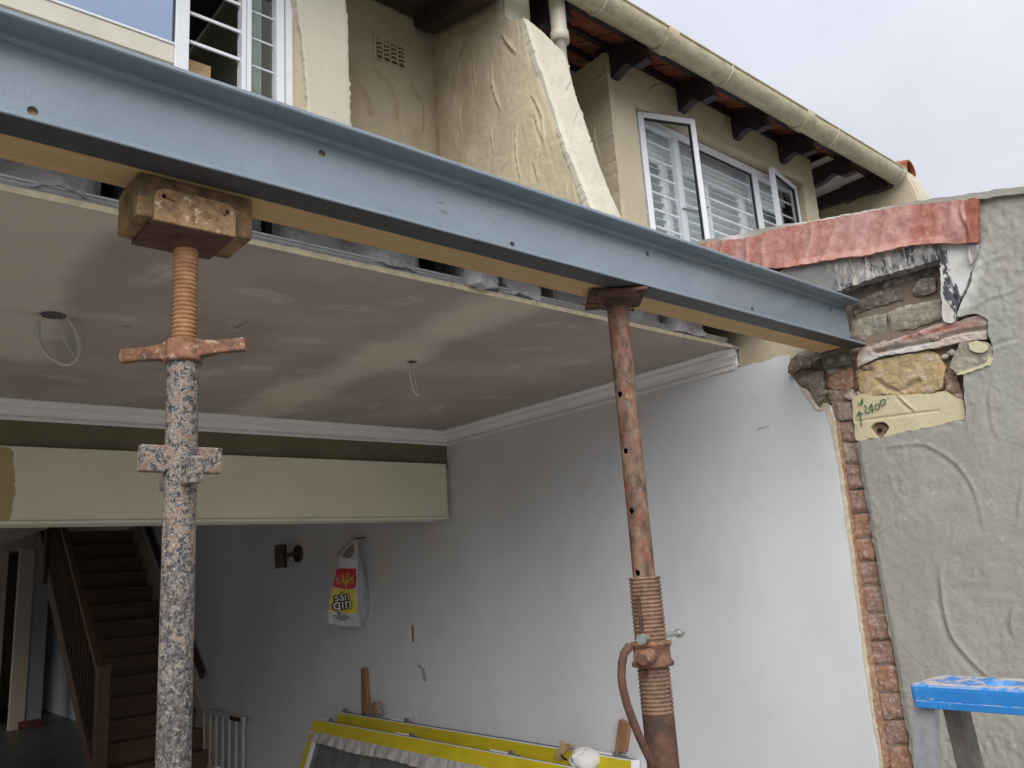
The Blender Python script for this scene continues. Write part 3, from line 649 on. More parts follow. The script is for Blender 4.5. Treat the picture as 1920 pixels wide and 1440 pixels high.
for i, (px, py) in enumerate([[(1.595,2.642)][0], [(1.579,2.536)][0], [(1.632,2.509)][0], [(1.259,2.510)][0], [(1.382,2.601)][0], [(1.479,2.595)][0], [(1.806,2.476)][0], [(1.680,2.432)][0], [(1.232,2.522)][0], [(1.650,2.435)][0], [(1.327,2.634)][0], [(1.750,2.563)][0]]):
    r_ = rs.uniform(.014, .028)
    pl_ = [(px + r_ * rs.uniform(.6, 1.3) * math.cos(a), py + r_ * rs.uniform(.4, .9) * math.sin(a)) for a in np.linspace(0, 2 * math.pi, 8)[:-1]]
    stone_piece('rubble', rs.choice(['stone_brown', 'stone_grey', 'brick_grey', 'ledge']), pl_, 3.488, 120 + i, .018, .004, res=.004)
# ochre sandstone, rubble beside it, older cream paint below
oc = [(1.617,2.541), (1.545,2.565), (1.429,2.563), (1.320,2.550), (1.287,2.528), (1.266,2.468), (1.277,2.432), (1.298,2.385), (1.340,2.374), (1.437,2.387), (1.548,2.410), (1.601,2.409), (1.644,2.442), (1.640,2.507)]
wallx('sandstone', 'stone_ochre', oc, 3.492, .005, lambda U, V: stone_h(oc, .012, .012, 12, 22)(U, V) + .005 * fbm(U, V, 60, 3, 13)
      - .012 * np.clip(1 - pdist(U, V, [(1.550,2.470), (1.510,2.426), (1.456,2.407), (1.384,2.433)]) / .018, 0, 1)
      + pstroke(U, V, [(1.500,2.447), (1.457,2.403), (1.417,2.349)], .006, .006), parent=pw, wob=.006, thick=.04)
stone_piece('rubble', 'stone_brown', [(1.259,2.484), (1.237,2.470), (1.237,2.423), (1.232,2.371), (1.228,2.322), (1.254,2.327), (1.263,2.355), (1.291,2.375), (1.273,2.429)], 3.500, 84, .02, .007)
stone_piece('mortar', 'mortar', [(1.641,2.576), (1.494,2.589), (1.192,2.558), (1.196,2.425), (1.219,2.298), (1.439,2.376), (1.671,2.399)], 3.524, 85, .014, .004)
cp = [(1.672,2.416), (1.635,2.433), (1.571,2.408), (1.458,2.391), (1.340,2.371), (1.287,2.374), (1.258,2.345), (1.223,2.316), (1.223,2.244), (1.300,2.241), (1.375,2.236), (1.452,2.234), (1.532,2.229), (1.614,2.229), (1.686,2.229), (1.684,2.317)]
cav = [(1.613,2.276), (1.591,2.293), (1.556,2.292), (1.530,2.268), (1.548,2.241), (1.579,2.223), (1.604,2.244)]
cpo = wallx('old_cream_paint', 'cream_patch', [cp, cav], 3.488, .004, lambda U, V: .004 * fbm(U, V, 14, 4, 3) + pstroke(U, V, [(1.479,2.400), (1.443,2.349), (1.410,2.308)], .006, .006)
      - .006 * np.clip(1 - pdist(U, V, [(1.672,2.315), (1.473,2.306), (1.322,2.296)]) / .006, 0, 1), parent=pw, wob=.005, thick=.05)
stone_piece('wall_plug_hole', 'stone_brown', [(1.626,2.291), (1.594,2.307), (1.553,2.301), (1.525,2.273), (1.548,2.233), (1.586,2.216), (1.620,2.240)], 3.512, 88, .03, .003)
MB().lathe(0, 0, [(.009, 0), (.009, .01), (.0, .01)], 12)
hole_c = MB(); yc, zc = [(1.583,2.262)][0]
hole_c.tube([(3.513, yc, zc), (3.498, yc, zc)], .009, 12).build('plug', 'dark', pw)
# the little note in green marker: arrows and 2400
wr = MB()
for st in [[(1.622,2.408), (1.629,2.398), (1.634,2.384)], [(1.647,2.392), (1.641,2.383), (1.631,2.384), (1.622,2.396)],
           [(1.647,2.291), (1.646,2.322), (1.647,2.349)], [(1.661,2.335), (1.655,2.345), (1.646,2.353), (1.634,2.339)],
           [(1.623,2.373), (1.616,2.376), (1.612,2.370), (1.616,2.357), (1.623,2.344), (1.614,2.342), (1.604,2.343)],
           [(1.589,2.378), (1.595,2.367), (1.604,2.357), (1.593,2.352), (1.582,2.350)], [(1.586,2.377), (1.587,2.361), (1.588,2.342)],
           [(1.566,2.371), (1.574,2.365), (1.576,2.354), (1.570,2.348), (1.560,2.351), (1.554,2.359), (1.555,2.366), (1.559,2.372), (1.566,2.371)],
           [(1.535,2.386), (1.546,2.381), (1.550,2.370), (1.544,2.362), (1.532,2.364), (1.526,2.372), (1.527,2.382), (1.530,2.387), (1.535,2.386)],
           [(1.514,2.389), (1.512,2.386)], [(1.680,2.309), (1.678,2.297), (1.686,2.291)]]:
    wr.tube([(3.4815, y, z) for y, z in st], .0022, 6)
wr.build('marker_writing', 'marker', pw)
# stones of the open niche above the beam end
nf = .012
for i, (mt, x, px) in enumerate([
    ('stone_grey', 3.525, [(1.639,2.771), (1.559,2.773), (1.477,2.769), (1.479,2.731), (1.496,2.686), (1.570,2.677), (1.631,2.665), (1.654,2.684)]),
    ('stone_grey', 3.520, [(1.466,2.766), (1.388,2.773), (1.288,2.764), (1.242,2.762), (1.251,2.680), (1.304,2.672), (1.405,2.672), (1.479,2.677)]),
    ('stone_dark', 3.524, [(1.616,2.850), (1.512,2.875), (1.395,2.863), (1.386,2.806), (1.475,2.808), (1.573,2.807), (1.625,2.792)]),
    ('stone_dark', 3.512, [(1.338,2.849), (1.321,2.868), (1.280,2.869), (1.247,2.849), (1.257,2.800), (1.304,2.800), (1.337,2.801), (1.347,2.823)]),
    ('stone_dark', 3.526, [(1.505,2.913), (1.363,2.916), (1.233,2.926), (1.236,2.874), (1.312,2.880), (1.392,2.881), (1.488,2.874)])]):
    stone_piece('stone', mt, px, x, 90 + i, .024, .006, tilt=.1, rnd_=.02, f=13)
wallx('niche_mortar', 'mortar_ochre', [(1.715,2.908), (1.634,2.922), (1.505,2.945), (1.212,2.968), (1.237,2.646), (1.418,2.624), (1.657,2.636), (1.748,2.710)], 3.556, .006,
      lambda U, V: .03 * fbm(U, V, 15, 5, 19), parent=pw, thick=.03)
# overhanging edge: bitumen band under the red membrane
bb = [(1.971,3.080), (1.873,3.094), (1.745,3.074), (1.592,3.048), (1.475,3.020), (1.298,3.004), (1.181,2.973), (1.197,2.906), (1.251,2.906), (1.329,2.908), (1.467,2.915), (1.565,2.909), (1.666,2.908), (1.818,2.963)]
wallx('bitumen_band', 'bitumen', bb, 3.452, .005, lambda U, V: .008 * fbm(U, V, 14, 4, 23), thick=.10, wob=.006, parent=pw,
      attrs={'stain': lambda U, V: np.clip((1.62 + .14 * fbm(U, V, 9, 3, 2) - U) / -.06, 0, 1) * 1.0})
jb = [(1.190,2.976), (1.082,2.939), (1.048,2.924), (1.057,2.875), (1.095,2.820), (1.153,2.724), (1.194,2.636), (1.221,2.639), (1.232,2.656), (1.225,2.746)]
wallx('painted_jamb', 'bit_cream', jb, 3.470, .005, lambda U, V: .006 * fbm(U, V, 12, 4, 29) - .02 * np.clip(1 - pdist(U, V, [(1.183,2.812), (1.177,2.766), (1.174,2.726)]) / .008, 0, 1), thick=.12, wob=.006, parent=pw)
mem = [(2.367,3.381), (2.299,3.377), (2.028,3.307), (1.863,3.299), (1.682,3.262), (1.606,3.245), (1.328,3.187), (1.152,3.140), (1.052,3.111), (1.008,3.100), (1.016,3.036), (1.038,2.917), (1.075,2.932), (1.178,2.968), (1.295,2.998), (1.471,3.014), (1.588,3.042), (1.741,3.068), (1.867,3.090), (2.071,3.167), (2.313,3.278)]
def mem_ridge(U, V):
    a = U * .88 + V * .48; b = -U * .48 + V * .88
    return (1 - np.clip(np.abs(fbm(a, b * .28, 9, 3, 33)) * 5, 0, 1)) ** 1.5
def memh(U, V):
    h = .012 * mem_ridge(U, V) + .012 * fbm(U, V, 5, 3, 36) + .007 * fbm(U, V, 24, 4, 35, .6)
    d = pdist(U, V, [(1.178,2.968), (1.295,2.998), (1.471,3.014), (1.588,3.042), (1.741,3.068), (1.867,3.090)])
    h += .012 * np.clip(1 - d / .03, 0, 1)
    return h + pstroke(U, V, [(1.062,3.113), (1.075,3.078), (1.073,3.040), (1.063,2.997), (1.067,2.941)], .008, .010)
wallx('red_membrane', 'membrane', mem, 3.442, .005, memh, thick=.018, wob=.004, parent=pw,
      attrs={'pale': lambda U, V: (pdist(U, V, [(1.021,3.096), (1.029,3.018), (1.048,2.934)]) < .035) * .8,
             'dust': lambda U, V: mem_ridge(U, V) * .5 + .45 + 1.3 * fbm(U * .88 + V * .48, (-U * .48 + V * .88) * .4, 7, 4, 39)})
wallx('bitumen_flap', 'bitumen', [(1.074,2.927), (1.042,2.916), (1.050,2.878), (1.076,2.848), (1.092,2.836)], 3.447, .004, thick=.01, wob=.006, parent=pw, attrs={'stain': lambda U, V: U * 0})
# sloping parapet head with a pale edge
cpg = [(3.2, 3.6)] + [(2.375,3.405), (2.306,3.401), (2.115,3.355), (1.964,3.335), (1.822,3.303), (1.689,3.271), (1.513,3.236), (1.332,3.202), (1.154,3.162), (1.014,3.128), (0.848,3.087)] + [(.2, 2.945), (-2.2, 2.46), (-2.2, 2.38)] + [(0.853,3.060), (1.014,3.099), (1.158,3.139), (1.336,3.184), (1.515,3.222), (1.665,3.251), (1.873,3.290), (2.039,3.303), (2.311,3.370)] + [(3.0, 3.5)]
def mem_pale(U, V): return np.clip(1.4 - np.abs(U - 1.62) / .22 + 1.2 * fbm(U, V, 7, 3, 5), 0, 1) * .9 + np.clip(1 - np.abs(U - 2.12) / .10, 0, 1)
wallx('coping', 'stucco_green', cpg, 3.450, .007, lambda U, V: .010 * fbm(U, V, 8, 4, 37), thick=.24, wob=.006, parent=pw, attrs={'pale': mem_pale})
# grey green garden render
gr = [(1.018,3.105), (1.054,2.897), (1.110,2.768), (1.160,2.693), (1.184,2.652), (1.107,2.648), (1.070,2.615), (1.080,2.559), (1.075,2.524), (1.072,2.476), (1.118,2.426), (1.196,2.423), (1.208,2.359), (1.217,2.242), (1.293,2.238), (1.368,2.234), (1.444,2.232), (1.524,2.227), (1.605,2.227), (1.680,2.225), (1.684,2.127), (1.680,1.942), (1.677,1.694), (1.673,1.455), (1.669,1.182), (1.666,0.900)] + [(1.64, -.1), (.25, -.1), (.25, 2.97)] + [(0.855,3.074)]
G_STROKES = [([(1.601,2.184), (1.421,2.174), (1.344,2.131), (1.283,2.066), (1.245,1.980), (1.231,1.885), (1.234,1.794)], .011, .013),
             ([(1.416,1.692), (1.428,1.599), (1.432,1.496), (1.420,1.405), (1.376,1.333), (1.329,1.276), (1.288,1.244)], .013, .020),
             ([(1.513,1.903), (1.612,1.845), (1.700,1.807)], .009, .008), ([(1.060,1.978), (1.089,1.901), (1.118,1.814)], .010, .010),
             ([(1.179,2.642), (1.059,2.696), (0.962,2.699), (0.918,2.739)], .012, .010), ([(1.204,2.447), (1.075,2.503), (0.960,2.511)], .010, -.012),
             ([(1.193,2.737), (1.073,2.835), (0.934,2.854)], .014, .008), ([(1.075,2.416), (1.117,2.319), (1.128,2.194), (1.106,2.127)], .010, .010),
             ([(1.170,1.533), (1.203,1.456), (1.195,1.399)], .012, .012), ([(0.934,3.057), (0.914,2.959), (0.929,2.831)], .016, .007),
             ([(1.438,1.599), (1.315,1.616), (1.168,1.591)], .02, .003), ([(1.385,1.557), (1.267,1.558), (1.152,1.533)], .02, .003)]
def grh(U, V):
    h = .012 * fbm(U, V, 1.6, 3, 51) + .006 * fbm(U, V, 7, 4, 53) + .0050 * fbm(U + .4 * V, V * .55, 34, 4, 55, .6)
    rough_ = np.clip(fbm(U, V, 3.0, 3, 57) * 4 + .35, 0, 1)
    h += rough_ * .0085 * fbm(U * 1.0, V * .6, 60, 3, 59, .6)
    h += arcs(U, V, 12, 61, (.2, .5), (.0006, .0018), (.004, .010), curv=1.0)
    for s_, w_, a_ in G_STROKES: h += pstroke(U, V, s_, w_ * .85, a_ * .36)
    d = pdist(U, V, [(1.680,2.225), (1.684,2.127), (1.680,1.942), (1.677,1.694), (1.673,1.455), (1.669,1.182), (1.666,0.900)])
    return h - .010 * np.clip(1 - d / .02, 0, 1)
wallx('garden_render', 'stucco_green', gr, 3.472, .0062, grh, thick=.05, wob=.004, parent=pw,
      attrs={'pale': lambda U, V: np.clip(1 - pdist(U, V, [(1.054,2.897), (1.117,2.759), (1.176,2.663)]) / .05 + 1.5 * fbm(U, V, 20, 4, 8), 0, 1) * .8
             + .7 * np.clip(fbm(U, V, 34, 3, 63) * 3.2 - .82, 0, 1)})
MB().prism([(3.478, y, z) for y, z in [(-2.4, -.1), (.25, -.1), (.25, 2.93), (-2.4, 2.37)]], (.06, 0, 0)).build('garden_render_end', 'stucco_green', pw)
old = [(1.212,2.515), (1.185,2.549), (1.115,2.539), (1.089,2.526), (1.074,2.502), (1.078,2.464), (1.106,2.436), (1.163,2.424), (1.229,2.421), (1.243,2.456)]
wallx('old_cream_paint', 'stone_grey', old, 3.4745, .005, lambda U, V: .010 * fbm(U, V, 20, 4, 66), parent=pw, wob=.012, thick=.03)
wallx('old_cream_paint', 'cream_patch', [(1.151,2.535), (1.123,2.537), (1.091,2.515), (1.091,2.496), (1.113,2.482), (1.142,2.498), (1.154,2.518)], 3.466, .004, lambda U, V: .004 * fbm(U, V, 20, 3, 67), parent=pw, wob=.010, thick=.014)
wallx('old_cream_paint', 'cream_patch', [(1.089,2.467), (1.079,2.456), (1.095,2.434), (1.136,2.422), (1.209,2.417), (1.229,2.417), (1.207,2.429), (1.136,2.435), (1.108,2.446)], 3.465, .004, lambda U, V: .004 * fbm(U, V, 20, 3, 68), parent=pw, wob=.010, thick=.014)
# ================================================================== STEEL BEAM (channel) AND ITS TIMBER PACKER
BX0, BX1 = -1.85, 3.494
YF, YW, ZB, ZT = 1.567, 1.637, 2.638, 2.852
bt = thing('steel_beam', 'long blue-grey painted steel beam with bolt holes, spanning the opening to the party wall', 'beam', (0, 1.6, ZB))
holes = [(-1.56, 2.699), (-.95, 2.799), (-.34, 2.699), (.264, 2.697), (.881, 2.797), (1.488, 2.692), (2.107, 2.796), (2.718, 2.698), (3.349, 2.801)]
def web_plate():
    m = MB(); z0, z1 = ZB + .006, ZT - .006; xs = [BX0]
    for hx, hz in holes: xs += [hx - .03, hx + .03]
    xs.append(BX1)
    for i in range(0, len(xs), 2):
        m.add([(xs[i], YW, z0), (xs[i + 1], YW, z0), (xs[i + 1], YW, z1), (xs[i], YW, z1)], [(0, 1, 2, 3)])
    for hx, hz in holes:
        a0, a1 = hz - .03, hz + .03
        m.add([(hx - .03, YW, z0), (hx + .03, YW, z0), (hx + .03, YW, a0), (hx - .03, YW, a0)], [(0, 1, 2, 3)])
        m.add([(hx - .03, YW, a1), (hx + .03, YW, a1), (hx + .03, YW, z1), (hx - .03, YW, z1)], [(0, 1, 2, 3)])
        n = 24; r = .0098; vs = []
        for j in range(n):
            t = 2 * math.pi * (j + .5) / n; c_, s_ = math.cos(t), math.sin(t); q = .03 / max(abs(c_), abs(s_))
            vs.append((hx + c_ * q, YW, hz + s_ * q))
        cs = [(sx * .03 + hx, YW, sz * .03 + hz) for sx, sz in ((1, 1), (-1, 1), (-1, -1), (1, -1))]
        vi = [(hx + r * math.cos(2 * math.pi * (j + .5) / n), YW, hz + r * math.sin(2 * math.pi * (j + .5) / n)) for j in range(n)]
        vb = [(x, YW + .010, z) for x, y, z in vi]
        al = vs + vi + vb + cs; fs = []
        for j in range(n):
            k2 = (j + 1) % n
            fs.append((n + j, n + k2, k2, j)[::-1]); fs.append((2 * n + j, 2 * n + k2, n + k2, n + j)[::-1])
        for ci, j in ((0, 2), (1, 8), (2, 14), (3, 20)): fs.append((j, j + 1, 3 * n + ci)[::-1])
        m.add(al, fs)
    m.add([(BX0, YW + .0101, z0), (BX1, YW + .0101, z0), (BX1, YW + .0101, z1), (BX0, YW + .0101, z1)], [])
    return m
web_plate().build('web', 'beam', bt)
def flange(zo, zi, sgn):
    # profile in (y, z): outer face, rounded toe, inner face tapering into a root fillet
    pr = [(YW + .010, zo), (YF + .002, zo), (YF, zo + sgn * .002), (YF, zi - sgn * .003), (YF + .003, zi)]
    r = .012
    pr += [(YW - r, zi + sgn * .0015)] + [(YW - r + r * math.sin(a), zi + sgn * (.0015 + r * (1 - math.cos(a)))) for a in (0.4, .8, 1.2, 1.52)]
    pr += [(YW + .0005, zi + sgn * .016), (YW + .010, zi + sgn * .016)]
    m = MB(); n = len(pr); nx = 60
    vs = [(BX0 + (BX1 - BX0) * i / nx, y + .0006 * math.sin(i * 1.7), z) for i in range(nx + 1) for y, z in pr]
    fs = [(i * n + j, i * n + (j + 1) % n, (i + 1) * n + (j + 1) % n, (i + 1) * n + j) for i in range(nx) for j in range(n)]
    if sgn < 0: fs = [f[::-1] for f in fs]
    m.add(vs, [f[::-1] for f in fs]); m.add(vs[:n], [tuple(range(n))]); m.add(vs[-n:], [tuple(range(n))[::-1]])
    return m
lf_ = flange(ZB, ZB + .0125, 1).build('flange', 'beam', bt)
lf_.data.materials.append(M['flange_grey'])                     # its downward faces take a darker neutral grey
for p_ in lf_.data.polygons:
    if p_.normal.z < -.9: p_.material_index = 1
flange(ZT, ZT - .0125, -1).build('flange', 'beam', bt)
pk = thing('timber_packer', 'pale pine packing timber fixed along the back of the steel beam', 'timber', (0, 1.7, ZB))
MB().box(BX0, 3.43, 1.6485, 1.757, ZB + .003, ZT - .02).build('plank', 'pine', pk, bevel=.003)

# ================================================================== LEFT PROP with timber block
JX, JY = .592, 1.728
tb = MB().box(.466, .716, 1.660, 1.800, 2.541, 2.637).build('timber_block', 'block', bevel=.006)
tag(tb, 'short dirty timber block between the left prop head and the steel beam', 'timber block')
jk = thing('steel_prop', 'left prop with orange rusty screw, wing nut and flaking black and white tube', 'prop', (JX, JY, 0), 'steel props under the beam')
uh = MB()
pl = [(.497, 2.533), (.672, 2.533), (.672, 2.585), (.667, 2.600), (.655, 2.609), (.514, 2.609), (.502, 2.600), (.497, 2.585)]
uh.prism([(x, 1.6475, z) for x, z in pl], (0, .0085, 0))
head = uh.build('head_plate', 'rust_head', jk, bevel=.002)
cut(head, [MB().tube([(.517, 1.60, 2.590), (.517, 1.70, 2.590)], .0058, 12), MB().tube([(.652, 1.60, 2.588), (.652, 1.70, 2.588)], .0058, 12)])
for hx in (.517, .652):
    MB().tube([(hx, 1.6570, 2.589), (hx, 1.6585, 2.589)], .0058, 12).build('nail_hole', 'dark', jk)
for (a, b) in (((.519, 1.645, 2.588), (.537, 1.6445, 2.585)), ((.649, 1.645, 2.586), (.643, 1.6435, 2.579))):
    MB().tube([a, b], .0025, 6).build('nail', 'rust_nut', jk)
MB().box(.497, .672, 1.6565, 1.805, 2.5325, 2.5405).build('head_base', 'rust_dark', jk, bevel=.002)
MB().lathe(JX, JY, [(.040, 2.534), (.037, 2.522), (.030, 2.517), (.026, 2.512)], 28).build('head_collar', 'rust_dark', jk)
pr = []; z = 2.530; p = .0098
while z > 2.24:
    pr += [(.0262, z), (.0262, z - p * .55), (.0236, z - p * .72), (.0236, z - p * .85)]; z -= p
MB().lathe(JX, JY, pr, 32).build('screw_thread', 'rust_screw', jk)
nu = MB().lathe(JX, JY, [(.026, 2.304), (.034, 2.303), (.0365, 2.298), (.0365, 2.268), (.040, 2.262), (.040, 2.254), (.026, 2.252)], 28)
nu.build('nut', 'rust_nut', jk)
dn = Vector((.62, -.50, 0)).normalized()
for s_ in (-1, 1):
    q0 = Vector((JX, JY, 2.281)); up = Vector((0, 0, .004 * s_))
    wd = [.019, .0165, .0155, .0165, .0175, .0165]
    path = [q0 + dn * s_ * d + Vector((0, 0, .006 * s_ * d / .13)) for d in (.030, .045, .07, .10, .125, .133)]
    sd_ = Vector((-dn.y, dn.x, 0)); m = MB(); vs = []
    for p_, w_ in zip(path, (.021, .0165, .014, .0135, .0145, .0135)):
        vs += [p_ + sd_ * w_ * .85 * i + Vector((0, 0, w_ * 1.05 * j)) for i, j in ((-1, -1), (1, -1), (1, 1), (-1, 1))]
    fs = [(4 * i + j, 4 * i + (j + 1) % 4, 4 * i + 4 + (j + 1) % 4, 4 * i + 4 + j) for i in range(5) for j in range(4)] + [(3, 2, 1, 0), (20, 21, 22, 23)]
    if s_ < 0: fs = [f[::-1] for f in fs]
    fs = [f[::-1] for f in fs] if Vector(dn).cross(sd_).z < 0 else fs
    m.add(vs, fs).build('nut_wing', 'rust_nut', jk, bevel=.005, smooth=False)
tubeo = MB(); rings = [(.0315, 2.256), (.0325, 2.250)]
zz = 2.25
while zz > -.1: zz -= .05; rings.append((.0325, zz))
tubeo.lathe(JX, JY, rings, 36).build('outer_tube', 'flaky', jk)
for (zc_, an, L) in ((2.044, .02, .084), (2.014, 1.62, .082), (1.408, -.45, .088), (1.375, 1.12, .088), (.90, .1, .083), (.87, 1.67, .083)):
    for sg in (0, math.pi):
        c, s_ = math.cos(an + sg), math.sin(an + sg)
        MB().obox((JX + c * (L + .024) / 2, JY + s_ * (L + .024) / 2, zc_), ((c, s_, 0), (-s_, c, 0), (0, 0, 1)), ((L - .024) / 2, .0135, .0275)).build('lug', 'flaky_lug', jk, bevel=.004)
MB().box(JX - .09, JX + .09, JY - .09, JY + .09, 0.0005, .012).build('base_plate', 'rust_dark', jk)

# ================================================================== RIGHT PROP
PX_, PY_ = 1.996, 1.700
rp = thing('steel_prop', 'right prop with worn red tube, pin holes, threaded collar and curved handle', 'prop', (PX_, PY_, 0), 'steel props under the beam')
d1 = Vector((.755, -.655, 0)); d2 = Vector((.655, .755, 0))
hp = MB().obox((1.977, 1.690, 2.6285), (d1, d2, (0, 0, 1)), (.093, .093, .0055)).build('head_plate', 'rust_dark', rp, bevel=.002)
for i, j in ((-1, -1), (1, -1), (-1, 1), (1, 1)):
    q = Vector((1.977, 1.690, 0)) + d1 * .072 * i + d2 * .072 * j
    MB().tube([(q.x, q.y, 2.6225), (q.x, q.y, 2.6232)], .007, 12).build('nail_hole', 'dark', rp)
q = Vector((1.977, 1.690, 2.619)) - d1 * .10 + d2 * .02
MB().tube([q - d1 * .012 + Vector((0, 0, .006)), q, q + d1 * .045], .003, 8).build('bent_nail', 'rust_nut', rp)
q = Vector((1.977, 1.690, 2.617)) + d1 * .06 + d2 * .09
MB().tube([q - d1 * .02, q + d2 * .01 + d1 * .012], .003, 8).tube([q + d2 * .008 + d1 * .010, q + d2 * .010 + d1 * .016], .006, 8).build('bent_nail', 'rust_nut', rp)
RT = .0345
it = MB(); prof = [(RT, z_) for z_ in np.arange(2.623, 1.30, -.05)]
it.lathe(PX_, PY_, [(RT + .006, 2.6235), (RT + .002, 2.616)] + prof, 36)
m_in = it.build('inner_tube', 'red_tube', rp)
va = math.atan2(-PY_, -PX_); rr_ = Vector((math.sin(va), -math.cos(va), 0))       # towards the yard
fa = va + .62
pinz = [2.303, 2.119, 1.930, 1.741]
hole_dir = Vector((math.cos(va - .62), math.sin(va - .62), 0))
prof2 = [(RT, 2.616), (RT, 1.30)]
solid = MB()
n = 72
solid.v = [(PX_ + r_ * math.cos(2 * math.pi * j / n), PY_ + r_ * math.sin(2 * math.pi * j / n), z_) for r_, z_ in ((RT, 2.6225), (RT, 1.30), (RT - .005, 1.30), (RT - .005, 2.6225)) for j in range(n)]
solid.f = [(a * n + j, ((a + 1) % 4) * n + j, ((a + 1) % 4) * n + (j + 1) % n, a * n + (j + 1) % n)[::-1] for a in range(4) for j in range(n)]
solid.sm = [False for a in range(4) for j in range(n)]
bpy.data.objects.remove(m_in, do_unlink=True)
m_in = solid.build('inner_tube', 'red_tube', rp)
cut(m_in, [MB().tube([Vector((PX_, PY_, pz)), Vector((PX_, PY_, pz)) + hole_dir * .06], .0098, 16) for pz in pinz])
MB().lathe(PX_, PY_, [(RT, 2.600), (RT + .003, 2.610), (RT + .009, 2.622)], 32).build('weld', 'rust_dark', rp)
MB().tube([(PX_, PY_, 2.60), (PX_, PY_, 1.31)], .006, 8).build('tube_core', 'dark', rp)
z0, z1, p = 1.728, 1.335, .0118
pr = [(RT + .001, z0), (.047, z0)]; z = z0
while z > z1:
    pr += [(.0490, z - p * .15), (.0490, z - p * .5), (.0455, z - p * .65), (.0455, z - p * .95)]; z -= p
pr += [(.0470, z1), (.0475, z1 - .004)]
th = MB().lathe(PX_, PY_, pr, 40).build('threaded_sleeve', 'rust_thread', rp)
slot_dir = Vector((math.cos(va - .50), math.sin(va - .50), 0)); sl = Vector((-slot_dir.y, slot_dir.x, 0))
def slot(za, zb):
    m = MB(); b0 = Vector((PX_, PY_, 0)) + slot_dir * .0465
    m.obox(b0 + Vector((0, 0, (za + zb) / 2)), (sl, slot_dir, (0, 0, 1)), (.0065, .004, (za - zb) / 2 - .0065))
    for zq in (za - .0065, zb + .0065): m.tube([b0 - slot_dir * .004 + Vector((0, 0, zq)), b0 + slot_dir * .004 + Vector((0, 0, zq))], .0065, 12)
    return m
slot(1.672, 1.555).build('pin_slot', 'rust_dark', rp); slot(1.470, 1.440).build('pin_slot', 'rust_dark', rp)
MB().lathe(PX_, PY_, [(.0475, 1.332), (.0475, .9), (.0475, .4), (.0475, -.1)], 36).build('outer_tube', 'rust_dark', rp)
MB().lathe(PX_, PY_, [(.050, 1.536), (.062, 1.5355), (.0635, 1.530), (.061, 1.525), (.056, 1.519), (.0555, 1.486), (.060, 1.480), (.064, 1.476), (.064, 1.469), (.061, 1.466), (.050, 1.4655)], 36).build('nut', 'rust_nut', rp)
ld = Vector((math.cos(va + 1.15 - math.pi * 2), math.sin(va + 1.15 - math.pi * 2), 0))
left = Vector((-.76, .65, 0)); near = Vector((math.cos(va), math.sin(va), 0))
c0 = Vector((PX_, PY_, 1.500))
q = c0 - Vector((1, 0, 0)) * .062 + Vector((0, -.045, 0))
MB().tube([c0 + Vector((-.052, -.035, .0)), c0 + Vector((-.092, -.045, -.002)), c0 + Vector((-.100, -.047, -.004))], [.024, .0225, .017], 14).build('handle_boss', 'rust_nut', rp)
b0 = c0 + slot_dir * .05
MB().tube([b0, b0 + slot_dir * .028, b0 + slot_dir * .030], [.0215, .0205, .017], 16).tube([b0 + slot_dir * .02, b0 + slot_dir * .050 + sl * .004], .0125, 12).build('handle_pin', 'rust_nut', rp)
HP = [(1.847,1.538), (1.822,1.522), (1.809,1.495), (1.802,1.462), (1.804,1.428), (1.815,1.384), (1.833,1.338), (1.855,1.290), (1.877,1.249), (1.893,1.218)]
MB().tube([(x, 1.655, z) for x, z in HP], [.013] + [.0118] * (len(HP) - 2) + [.0105], 12).build('handle', 'rust_dark', rp, smooth=True)
MB().tube([(2.0 - .095, PY_ - .045, 1.553), (2.0 + .005, PY_ - .005, 1.549), (2.155, PY_ + .01, 1.546)], .0085, 12).build('locking_pin', 'zinc', rp)
for (cx, cy, cz, L, r_) in ((2.0 - .098, PY_ - .047, 1.553, .011, .0165), (2.148, PY_ + .009, 1.546, .012, .0155)):
    MB().tube([(cx - L / 2, cy - L * .15, cz), (cx + L / 2, cy + L * .15, cz)], r_, 6).build('locking_nut', 'zinc', rp, smooth=False)
MB().tube([(2.158, PY_ + .010, 1.546), (2.172, PY_ + .012, 1.5455)], .0075, 10).build('pin_end', 'zinc', rp)
MB().box(PX_ - .09, PX_ + .09, PY_ - .09, PY_ + .09, 0.0005, .012).build('base_plate', 'rust_dark', rp)

# angle cleat under the beam end
cl = thing('angle_cleat', 'small olive steel angle cleat bolted to the party wall under the beam end', 'bracket', (3.48, 1.71, 2.6))
MB().prism([(3.480, y, z) for y, z in [(1.649, 2.637), (1.777, 2.637), (1.778, 2.577), (1.651, 2.573)]], (.008, 0, 0)).build('plate', 'cleat', cl, bevel=.0015)
MB().box(3.43, 3.481, 1.649, 1.777, 2.6305, 2.6365).build('shelf', 'cleat', cl, bevel=.001)
for y, z in ((1.742, 2.608), (1.681, 2.607)):
    b_ = MB().tube([(3.482, y, z), (3.474, y, z)], .0115, 6).tube([(3.480, y, z), (3.466, y, z)], .006, 10).build('bolt', 'zinc', cl, smooth=False)
    MB().tube([(3.4805, y, z), (3.4785, y, z)], .0165, 16).build('washer', 'zinc', b_)

